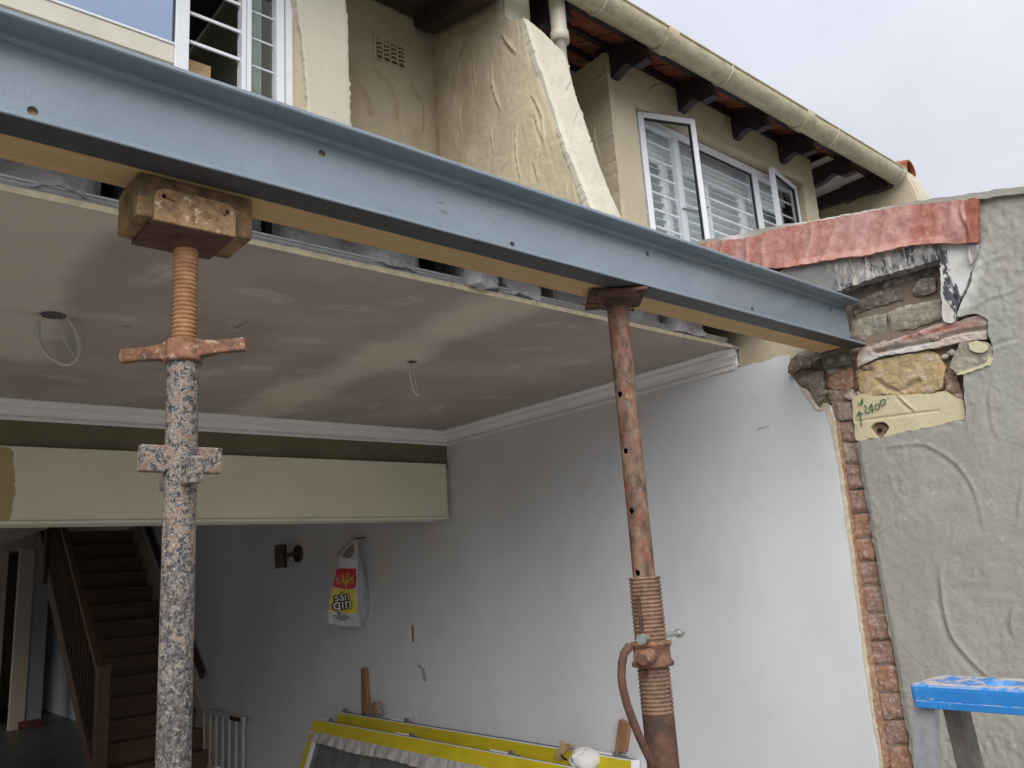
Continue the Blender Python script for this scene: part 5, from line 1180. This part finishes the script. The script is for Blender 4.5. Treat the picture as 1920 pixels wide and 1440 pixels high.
# gutter with straps and joints
GY, GZ, GR = 3.472, 5.952, .112
gt = thing('gutter', 'weathered beige half-round gutter along the neighbouring eaves', 'gutter', (6, GY, GZ))
def trough(x0, x1, r, t, a0=-.12, a1=math.pi + .05):
    m = MB(); n = 20; an = [math.pi + a0 + (a1 - a0) * i / n for i in range(n + 1)]
    prof = [(GY + r * math.cos(a), GZ + r * math.sin(a)) for a in an] + [(GY + (r - t) * math.cos(a), GZ + (r - t) * math.sin(a)) for a in an[::-1]]
    k2 = len(prof); vs = [(x, y, z) for x in (x0, x1) for y, z in prof]
    m.add(vs, [(j, (j + 1) % k2, k2 + (j + 1) % k2, k2 + j)[::-1] for j in range(k2)], True)
    m.add(vs[:k2], [tuple(range(k2))]); m.add(vs[k2:], [tuple(range(k2))[::-1]]); return m
gtm = trough(-2, 9.22, GR, .006)
gtm.tube([(-2, GY - GR - .002, GZ + .012), (9.22, GY - GR - .002, GZ + .012)], .011, 10)
gtm.build('trough', 'gutter', gt)
for x in (4.20, 5.80, 7.66, 9.17): trough(x - .008, x + .008, GR + .010, .008, -.25, math.pi + .2).build('strap', 'pipe', gt)
for x in (4.98, 7.12): trough(x - .065, x + .065, GR + .012, .010, -.22, math.pi + .1).build('joint', 'gutter', gt)
trough(9.195, 9.235, GR + .006, GR - .002, -.1, math.pi + .02).build('end_cap', 'gutter', gt)
dp = thing('downpipe', 'cream rainwater downpipe behind the top of the flared pier', 'pipe', (3.93, 3.62, 5.0))
MB().lathe(3.905, 3.618, [(.060, 5.62), (.060, 5.95)], 24).lathe(3.905, 3.618, [(.042, 4.8), (.042, 5.535), (.060, 5.54), (.070, 5.542), (.070, 5.62), (.066, 5.628), (.060, 5.63)], 24).build('pipe', 'pipe', dp)
# far flared pier with its tiled cap
fp2 = thing('flared_pier', 'far flared pier with terracotta cap at the end of the gutter', 'pier', (9.4, 3.7, 4))
MB().prism([(9.29, y, z) for y, z in [(4.540,5.683), (4.485,6.022), (4.030,5.935), (3.639,5.916), (3.434,6.011), (3.401,5.950), (3.346,5.745), (3.318,5.561), (3.313,5.415), (3.318,5.221)]], (.10, 0, 0)).build('side_face', 'stucco_pier', fp2)
q = [(3.433,6.017), (3.401,5.950), (3.346,5.745), (3.318,5.561), (3.318,5.221)]
MB().prism([(9.3905, q[0][0] + .03, q[0][1] + .02)] + [(9.3905, y - .012, z) for y, z in q] + [(9.3905, q[0][0] + .3, q[-1][1])], (.30, 0, 0)).build('front_face', 'stucco_pale', fp2)
cpv = MB(); n = 9; pa = [(9.44 + .13 * math.cos(a), .13 * math.sin(a)) for a in np.linspace(-.3, math.pi + .3, n)]
z0 = q[0][1]
vs = [(x, yy, z0 + .02 + zz + (yy - 3.42) * .3) for yy in (q[0][0] - .05, q[0][0] + .8) for x, zz in pa]
vs += [(9.44 + (x - 9.44) * .85, yy, zc2 - .012) for (x, yy, zc2) in vs]
cpv.add(vs, [(j, j + 1, n + j + 1, n + j)[::-1] for j in range(n - 1)] + [(2 * n + j, 3 * n + j, 3 * n + j + 1, 2 * n + j + 1)[::-1] for j in range(n - 1)] + [(j, 2 * n + j, 2 * n + j + 1, j + 1) for j in range(n - 1)], True)
cpv.build('cap_tile', 'terracotta', fp2)
MB().box(9.35, 9.62, q[0][0] + .05, q[0][0] + 1.5, z0 - .6, z0 + .02).build('pier_body', 'stucco_pale', fp2)
# ================================================================== THINGS IN THE ROOM
# wall spotlight
sp_ = thing('wall_spotlight', 'small dark cylindrical spotlight fixed to the inside wall', 'wall lamp', (3.5, 7.2, 2.05))
MB().tube([(3.365, 7.14, 1.945), (3.365, 7.155, 2.150)], .056, 20).build('lamp_body', 'brass', sp_)
MB().tube([(3.490, 7.03, 2.06), (3.462, 7.03, 2.06)], .075, 22).build('wall_plate', 'brass', sp_)
MB().tube([(3.47, 7.03, 2.06), (3.40, 7.10, 2.055)], .018, 10).build('arm', 'brass', sp_)
# hook
hk = thing('wall_hook', 'little white hook on the dim wall above the safety gate', 'hook', (3.49, 8.94, 1.37))
MB().box(3.479, 3.4895, 8.87, 8.92, 1.30, 1.43).build('hook_plate', 'gate_white', hk)
MB().tube([(3.48, 8.90, 1.36), (3.43, 8.93, 1.36), (3.42, 8.93, 1.40)], .012, 8).build('peg', 'gate_white', hk)
# carrier bag
bg_ = thing('carrier_bag', 'white plastic carrier bag with red and yellow print hanging on the wall', 'bag', (3.4, 5.8, 1.8))
BY = 5.84
bp = [(3.389,2.120), (3.359,2.095), (3.296,2.047), (3.242,1.991), (3.227,1.910), (3.207,1.870), (3.178,1.766), (3.143,1.633), (3.128,1.555), (3.140,1.471), (3.208,1.465), (3.272,1.447), (3.352,1.440), (3.413,1.414), (3.433,1.469), (3.483,1.526), (3.495,1.586), (3.489,1.710), (3.454,1.858), (3.433,1.963), (3.419,1.985), (3.412,2.069), (3.398,2.115)]
bh = [(3.358,2.070), (3.295,2.031), (3.247,1.979), (3.275,1.961), (3.322,1.963), (3.347,2.008)]
fold = [(3.383,2.103), (3.368,1.903), (3.350,1.740), (3.341,1.578), (3.394,1.432)]
def bagh(U, V):
    d = pdist(U, V, bp, True) * inside(U, V, [bp])
    return .07 * np.clip(d / .16, 0, 1) ** .6 + .016 * fbm(U * 1.6, V * .6, 9, 4, 201) * np.clip(d / .04, 0, 1) + .016 * np.clip(1 - pdist(U, V, fold) / .03, 0, 1) + .012 * np.abs(fbm(U + .3 * V, V * .3, 13, 3, 202)) * np.clip(d / .04, 0, 1)
bag = wally('bag_body', 'bag', bp, BY, .007, bagh, thick=.06, wob=.004, parent=bg_)
inn = wally('handle_opening', 'bag', bh, BY - .003, .007, bagh, thick=.004, wob=.004, parent=bg_)
inn.data.materials[0] = simple('bag_inside', (.20, .19, .18), .6, .1, 10)
redp = wally('red_panel', 'bag_red', [(3.212,1.886), (3.353,1.875), (3.335,1.724), (3.251,1.726), (3.173,1.747)], BY - .0022, .007, bagh, thick=.001, parent=bg_)
yelp = wally('yellow_panel', 'bag_yellow', [(3.168,1.739), (3.251,1.722), (3.335,1.720), (3.328,1.639), (3.350,1.537), (3.270,1.547), (3.137,1.566), (3.143,1.633)], BY - .0022, .007, bagh, thick=.001, parent=bg_)
def on_bag(x, z, lift):
    H = bagh(np.array([x]), np.array([z]))[0]; return (x, BY - .0022 - float(H) - lift, z)
def bag_text(body, size, x, z, rot=0., lift=.004):
    vs, fs = text_mesh(body, size, 0.0); c, s_ = math.cos(rot), math.sin(rot); m = MB()
    m.add([on_bag(x + a * c - b * s_, z + a * s_ + b * c, lift) for a, b, _ in vs], fs); return m
x_, z_ = [(3.261,1.786)][0]
bag_text('SAVE', .060, x_, z_, -.05).build('lettering', simple('bag_gold', (.5, .36, .08), .5, 0, 8, bump=0), redp)
sg = MB()
for st in ([(3.256,1.733), (3.261,1.786), (3.291,1.845)], [(3.261,1.770), (3.304,1.808), (3.333,1.835)], [(3.256,1.762), (3.238,1.803), (3.244,1.852)], [(3.256,1.754), (3.271,1.806), (3.272,1.863)]):
    sg.tube([on_bag(a, b, .006) for a, b in st], [.006, .005, .002], 6)
sg.build('sprig', 'bag_yellow', redp)
for (txt, px, sz, rt) in (('sán', [(3.226,1.667)][0], .085, .05), ('qın', [(3.225,1.615)][0], .115, .04)):
    bl = MB()
    for a in np.linspace(0, 2 * math.pi, 9)[:-1]:
        q = bag_text(txt, sz, px[0] + .010 * math.cos(a), px[1] + .010 * math.sin(a), rt, .004 + .0001 * a); bl.add(q.v, q.f)
    bl.build('lettering_outline', 'bag_black', yelp)
    bag_text(txt, sz, px[0], px[1], rt, .009).build('lettering', 'bag_white', yelp)
ln = MB()
for a, b in zip([(3.155,1.537), (3.164,1.524), (3.182,1.511), (3.209,1.497)], [(3.265,1.532), (3.283,1.518), (3.292,1.505), (3.274,1.495)]):
    ln.tube([on_bag(x, z, .003) for x, z in zip(np.linspace(a[0], b[0], 7), np.linspace(a[1], b[1], 7))], .0022, 5)
ln.build('small_print', 'bag_black', bg_)
MB().tube([(3.489, 5.86, 2.118), (3.37, 5.82, 2.112)], .006, 8).build('nail', 'brass', bg_)

# two taped window leaves leaning on the wall
def leaf(label, y0, y1, xt, zt, xb, tape_n, seed):
    t = thing('window_leaf', label, 'window frame', (xb, (y0 + y1) / 2, 0), 'taped window frames leaning on the wall')
    up = Vector((xt - xb, 0, zt)); H = up.length; up.normalize(); u = Vector((0, 1, 0)); n = Vector((-up.z, 0, up.x))
    O = Vector((xb, 0, 0)); P = lambda y, s_, d=0: O + u * y + up * s_ + n * d
    D = .032; fw = .095
    f = MB()
    def slab(ya, yb, sa, sb, da, db): return (P((ya + yb) / 2, (sa + sb) / 2, (da + db) / 2), (u, up, n), ((yb - ya) / 2, (sb - sa) / 2, (db - da) / 2))
    f.obox(*slab(y0, y1, H - fw, H, -D, D)); f.obox(*slab(y0, y1, 0, fw, -D, D)); f.obox(*slab(y0, y0 + fw, fw, H - fw, -D, D)); f.obox(*slab(y1 - fw, y1, fw, H - fw, -D, D))
    fr_ = f.build('frame', 'white_alu', t, bevel=.003)
    MB().obox(*slab(y0 + .004, y1 - .004, H - fw + .006, H - .006, D + .0005, D + .002)).build('tape', 'tape', t)
    MB().obox(*slab(y1 - fw * .8, y1 - .003, .006, H - fw - .01, D + .0005, D + .0022)).build('tape', 'tape', t)
    MB().obox(*slab(y0 + .003, y0 + fw * .8, .006, H - fw - .01, D + .0005, D + .0022)).build('tape', 'tape', t)
    MB().obox(*slab(y0 + fw, y1 - fw, fw, H - fw, -.004, .004)).build('pane', 'dusty_glass', t)
    # crumpled protective film along the top of the pane
    m = MB(); nx, nz = 170, 5; r = np.random.RandomState(seed)
    yy = np.linspace(y0 + fw * .6, y1 - fw * .6, nx); vs = []
    for i, y in enumerate(yy):
        lo = H - fw - .075 - .006 * math.sin(i * .11) - .002 * math.sin(i * .9)
        for j in range(nz):
            s_ = lo + (H - fw + .003 - lo) * j / (nz - 1)
            vs.append(P(y, s_, D + .0045 + .006 * math.sin(i * .75 + j * .3) * (1 - j / nz) + .005 * float(r.rand())))
    m.add(vs, [(i * nz + j, i * nz + j + 1, (i + 1) * nz + j + 1, (i + 1) * nz + j) for i in range(nx - 1) for j in range(nz - 1)], True)
    m.build('protective_film', 'film', t)
    for d in (-.016, .012):
        MB().obox(*slab(y0 + .02, y1 - .02, H + .0005, H + .004, d - .006, d + .006)).build('track_groove', 'groove', t)
    e = [y0 + (y1 - y0) * q for q in tape_n]
    for y in e:
        rl_ = MB().tube([P(y, H + .012, -.012), P(y, H + .012, .012)], .017, 14).obox(*slab(y - .07, y - .018, H + .004, H + .012, -.014, .014)).build('roller', 'groove', t)
        MB().obox(*slab(y + .019, y + .17, H + .005, H + .014, -.018, .02)).build('white_clip', 'white_alu', t)
    b = MB().obox(*slab(y1 - fw + .001, y1 - fw + .006, fw, H - fw, .004, .03)).build('inner_bead', 'white_alu', t)
    return t, P, H
leaf('yellow taped window frame leaning against the wall, behind the other one', 3.12, 6.23, 3.450, .765, 3.30, (.70, .045, .985), 3)
leaf('yellow taped window frame in front with dusty glass and torn film', 3.36, 6.34, 3.292, .722, 3.02, (.55, .93, .20), 5)
# dust mask, cardboard scrap, offcuts
dm = thing('dust_mask', 'white moulded dust mask lying on the taped window frames', 'mask', (3.38, 3.44, .77))
m = MB(); n, k2 = 26, 10; vs = []
ax3 = Vector((-.22, -.42, .88)).normalized(); ax1 = Vector((.72, -.66, 0)); ax1 = (ax1 - ax3 * ax1.dot(ax3)).normalized(); ax2 = ax3.cross(ax1).normalized()
cen = Vector((3.372, 3.42, .742))
for i in range(k2):
    a = (i / (k2 - 1)) * math.pi / 2
    for j in range(n):
        b = 2 * math.pi * j / n; f = math.sin(a) ** .85
        rx = .082 * f * (1 + .05 * math.cos(3 * b)); ry = .070 * f * (1 - .12 * math.sin(b)); h = .068 * math.cos(a) ** .75 + (.010 * math.sin(2 * b) if i == k2 - 1 else 0)
        vs.append(cen + ax1 * rx * math.cos(b) + ax2 * ry * math.sin(b) + ax3 * h)
m.add(vs, [(i * n + j, (i + 1) * n + j, (i + 1) * n + (j + 1) % n, i * n + (j + 1) % n) for i in range(k2 - 1) for j in range(n)], True)
# flat rim round the open side
rim = [vs[(k2 - 1) * n + j] for j in range(n)]; rim2 = [p_ + (p_ - cen).normalized() * .012 for p_ in rim]
m.add(rim + rim2, [(j, n + j, n + (j + 1) % n, (j + 1) % n) for j in range(n)], True)
shell = m.build('mask_shell', 'mask', dm)
sm_ = shell.modifiers.new('thick', 'SOLIDIFY'); sm_.thickness = .004
cl_d = (-ax1 * .55 - ax2 * .35 + ax3 * .75).normalized(); cl_u = ax1.cross(cl_d).normalized()
MB().obox(cen - ax1 * .047 - ax2 * .026 + ax3 * .061, ((ax1 * .8 + ax3 * .6 - cl_d * cl_d.dot(ax1 * .8 + ax3 * .6)), cl_d.cross(ax1 * .8 + ax3 * .6), cl_d), (.036, .011, .003)).build('nose_clip', 'white_paint', dm, bevel=.002)
MB().tube(smooth_path([cen - ax1 * .10, cen - ax1 * .125 + ax3 * .03 - ax2 * .02, cen - ax1 * .135 + ax3 * .055 - ax2 * .03]), .006, 8).build('strap_buckle', 'gasket', dm)
MB().tube(smooth_path([cen + ax1 * .09, cen + ax1 * .13 - ax2 * .03, cen + ax1 * .10 - ax2 * .07 - ax3 * .01, cen + ax1 * .02 - ax2 * .10, cen - ax1 * .06 - ax2 * .085]), .0055, 8).build('strap', 'bag_yellow', dm)
cs = thing('cardboard_scrap', 'torn cardboard scrap draped over the taped frame beside the dust mask', 'cardboard', (3.4, 3.63, .75))
scp = [(3.669,0.714), (3.654,0.769), (3.626,0.786), (3.636,0.814), (3.608,0.831), (3.597,0.809), (3.554,0.814), (3.504,0.802), (3.550,0.775), (3.575,0.783), (3.617,0.717)]
wallx('scrap', 'cardboard', scp, 3.385, .005, lambda U, V: .03 * fbm(U, V, 9, 4, 210), thick=.004, wob=.01, parent=cs)
of = thing('timber_offcut', 'short brown timber offcut leaning on the wall above the taped frames', 'timber', (3.46, 3.27, .75))
oc_ = [(3.275,0.786), (3.223,0.955), (3.152,0.942), (3.201,0.794)]
MB().prism([(3.455, y, z) for y, z in oc_], (.028, 0, 0)).build('offcut', 'offcut', of, bevel=.002)
bt_ = thing('timber_batten', 'thin brown batten standing upright against the wall behind the frames', 'timber', (3.46, 5.98, .5))
b_ = [(5.928,0.767), (5.919,1.111), (5.862,1.113), (5.823,0.791)]
MB().prism([(3.452, y, z) for y, z in b_], (.03, 0, 0)).build('batten', 'offcut', bt_, bevel=.003)
tr_ = thing('timber_wedge', 'dark brown triangular wedge of wood resting on the frames beside the batten', 'timber', (3.42, 5.65, .8))
t_ = [(5.834,0.808), (5.659,0.889), (5.596,0.799), (5.772,0.793)]
MB().prism([(3.41, y, z) for y, z in t_], (.04, 0, 0)).build('wedge', 'brick_brown', tr_, bevel=.002)
# safety gate leaning on the wall
gt_ = thing('safety_gate', 'white barred safety gate leaning against the wall by the stairs', 'gate', (3.4, 8.6, 0))
gy0, gy1, gz = 8.06, 9.10, .585
MB().box(3.40, 3.44, gy0, gy1, gz - .035, gz).build('top_rail', 'gate_white', gt_, bevel=.004)
MB().box(3.40, 3.44, gy0, gy1, .03, .06).build('bottom_rail', 'gate_white', gt_, bevel=.004)
for i in range(7):
    y = gy0 + .02 + (gy1 - gy0 - .04) * i / 6
    MB().tube([(3.42, y, .06), (3.42, y, gz - .035)], .015, 10).build('bar', 'gate_white', gt_)
MB().box(3.385, 3.40, gy0 + .05, gy0 + .28, gz - .045, gz - .005).build('latch', 'brass', gt_, bevel=.003)
MB().tube([(3.42, gy0 + .1, .0), (3.42, gy0 + .1, .03)], .02, 10).tube([(3.42, gy1 - .1, .0), (3.42, gy1 - .1, .03)], .02, 10).build('foot', 'gasket', gt_)

# ------------------------------------------------------------------ staircase
stc = thing('staircase', 'dark timber staircase with baluster rail at the back of the room', 'stairs', (2.85, 9, 0))
RI, GO, Y0, XA, XB = .19, .222, 8.95, 2.36, 3.44
NS = 15
tr = ri = None
for i in range(1, NS):
    z = RI * i; y = Y0 + GO * (i - 1)
    if tr is None:
        tr = MB().box(XA, XB, y - .025, y + GO, z - .034, z).build('tread', 'stair', stc, bevel=.006); ri = MB().box(XA, XB, y, y + .018, z - RI, z - .0345).build('riser', 'stair', stc)
    else:
        clone(tr, stc, (0, GO * (i - 1), RI * (i - 1))); clone(ri, stc, (0, GO * (i - 1), RI * (i - 1)))
sl_ = RI / GO
def along(y, off): return (y - Y0) * sl_ + off
def stringer(x0, x1, mat, lo, hi):
    ya, yb = Y0 - .12, Y0 + GO * (NS - 1)
    return MB().prism([(x0, ya, max(along(ya, lo), 0)), (x0, yb, along(yb, lo)), (x0, yb, along(yb, hi)), (x0, ya, along(ya, hi))], (x1 - x0, 0, 0)).build('stringer', mat, stc)
stringer(2.31, 2.355, 'stair', -.06, .26); stringer(3.442, 3.488, 'hall_paint', -.06, .34)
np1 = MB().box(2.275, 2.385, 8.72, 8.83, 0, 1.14).build('newel_post', 'stair', stc, bevel=.006)
MB().box(2.27, 2.39, 8.715, 8.835, 1.1405, 1.165).build('newel_cap', 'stair', np1, bevel=.006)
np2 = MB().box(2.27, 2.37, 11.2, 11.3, 2.0, 3.4).build('newel_post', 'stair_dark', stc, bevel=.006)
hr = MB().prism([(2.295, 8.80, 1.00), (2.295, 11.25, 1.00 + 2.45 * sl_), (2.295, 11.25, 1.085 + 2.45 * sl_), (2.295, 8.80, 1.085)], (.07, 0, 0)).build('handrail', 'stair', stc, bevel=.01)
bl = None
for i in range(19):
    y = 8.93 + i * .122
    zz = along(y, .26)
    if bl is None: bl = MB().tube([(2.332, y, zz), (2.332, y, zz + .72)], .016, 8).build('baluster', 'stair_dark', stc); yb0 = y
    else: clone(bl, stc, (0, y - yb0, (y - yb0) * sl_))
wh = thing('wall_handrail', 'dark timber handrail fixed along the wall beside the stairs', 'handrail', (3.45, 9.3, .9))
MB().prism([(3.415, 9.22, .87), (3.415, 12.0, .87 + 2.78 * .86), (3.415, 12.0, .95 + 2.78 * .86), (3.415, 9.22, .95)], (.05, 0, 0)).build('rail', 'stair_dark', wh, bevel=.012)
for y in (9.6, 10.6, 11.6):
    zz = .90 + (y - 9.22) * .86
    MB().tube([(3.465, y, zz), (3.4895, y, zz - .06)], .012, 8).build('rail_bracket', 'brass', wh)
# hallway behind: end of a partition wall, doorway, skirting
hw = thing('hall_partition', 'pale end of a hallway partition wall beyond the stairs', 'wall', (2.7, 14.5, 0))
MB().box(2.60, 2.80, 14.5, 14.62, 0, 2.62).build('wall_end', 'hall_paint', hw, bevel=.006)
MB().box(2.801, 3.02, 14.52, 14.62, 0, 2.62).build('wall_return', 'hall_blue', hw)
MB().box(2.72, 3.03, 14.46, 14.498, 0, .11).build('skirting', 'red_skirting', hw)
hd_ = thing('hall_wall', 'shadowy hallway wall with a narrow doorway at the far left', 'wall', (2, 15, 0))
MB().box(-1.9, 2.26, 15.4, 15.5, 0, 2.62).box(2.45, 2.6, 15.4, 15.5, 0, 2.62).box(2.26, 2.45, 15.4, 15.5, 2.1, 2.62).build('wall_face', 'hall_paint', hd_)
MB().box(2.24, 2.27, 15.37, 15.399, 0, 2.12).box(2.44, 2.47, 15.37, 15.399, 0, 2.12).build('door_frame', 'hall_blue', hd_)

# ------------------------------------------------------------------ step ladder by the render
la = thing('step_ladder', 'aluminium step ladder with paint-spattered blue plastic top by the grey render', 'ladder', (2.6, .95, -.12))
top = MB().box(2.505, 2.715, .585, 1.172, 1.318, 1.375).build('top_platform', 'ladder_blue', la, bevel=.016, seg=3)
cut(top, [MB().tube([(2.600, .945, 1.345), (2.600, .945, 1.42)], .052, 28), MB().box(2.58, 2.63, .66, .78, 1.345, 1.42)])
MB().box(2.500, 2.508, .60, 1.160, 1.310, 1.330).build('top_lip', 'ladder_blue', la, bevel=.003)
def rail(p, q, w, d, mat, name, up):
    # channel section rail: web with two returns
    p, q = Vector(p), Vector(q); a = (q - p).normalized(); b = Vector(up); b = (b - a * b.dot(a)).normalized(); c_ = a.cross(b); L = (q - p).length / 2; mid = (p + q) / 2
    m = MB(); m.obox(mid, (a, b, c_), (L, w / 2, .0015))
    for s_ in (-1, 1): m.obox(mid + b * s_ * (w / 2 - .0015) + c_ * d / 2, (a, b, c_), (L, .0015, d / 2 - .0017))
    return m.build(name, mat, la)
for y in (1.150, .62):
    sgn = 1 if y > .9 else -1
    yb = y + .06 * sgn
    rail((2.535, y, 1.322), (2.13, yb, -.12), .062, .028 * 1, 'alu', 'front_rail', (0, 1, 0))
    MB().bar((2.690, y - .02 * sgn, 1.322), (3.06, yb - .02 * sgn, -.12), .050, .075, (1, 0, 0)).build('rear_rail', 'alu_dull', la, bevel=.004)
    MB().bar((2.13, yb, -.119), (2.138, yb, -.09), .07, .036, (1, 0, 0)).build('foot', 'gasket', la)
for i, z in enumerate((1.08, .82, .56, .30, .05)):
    f = (1.322 - z) / 1.442
    MB().box(2.535 - .405 * f - .02, 2.535 - .405 * f + .07, .60, 1.17, z - .014, z + .014).build('step', 'alu', la, bevel=.003)
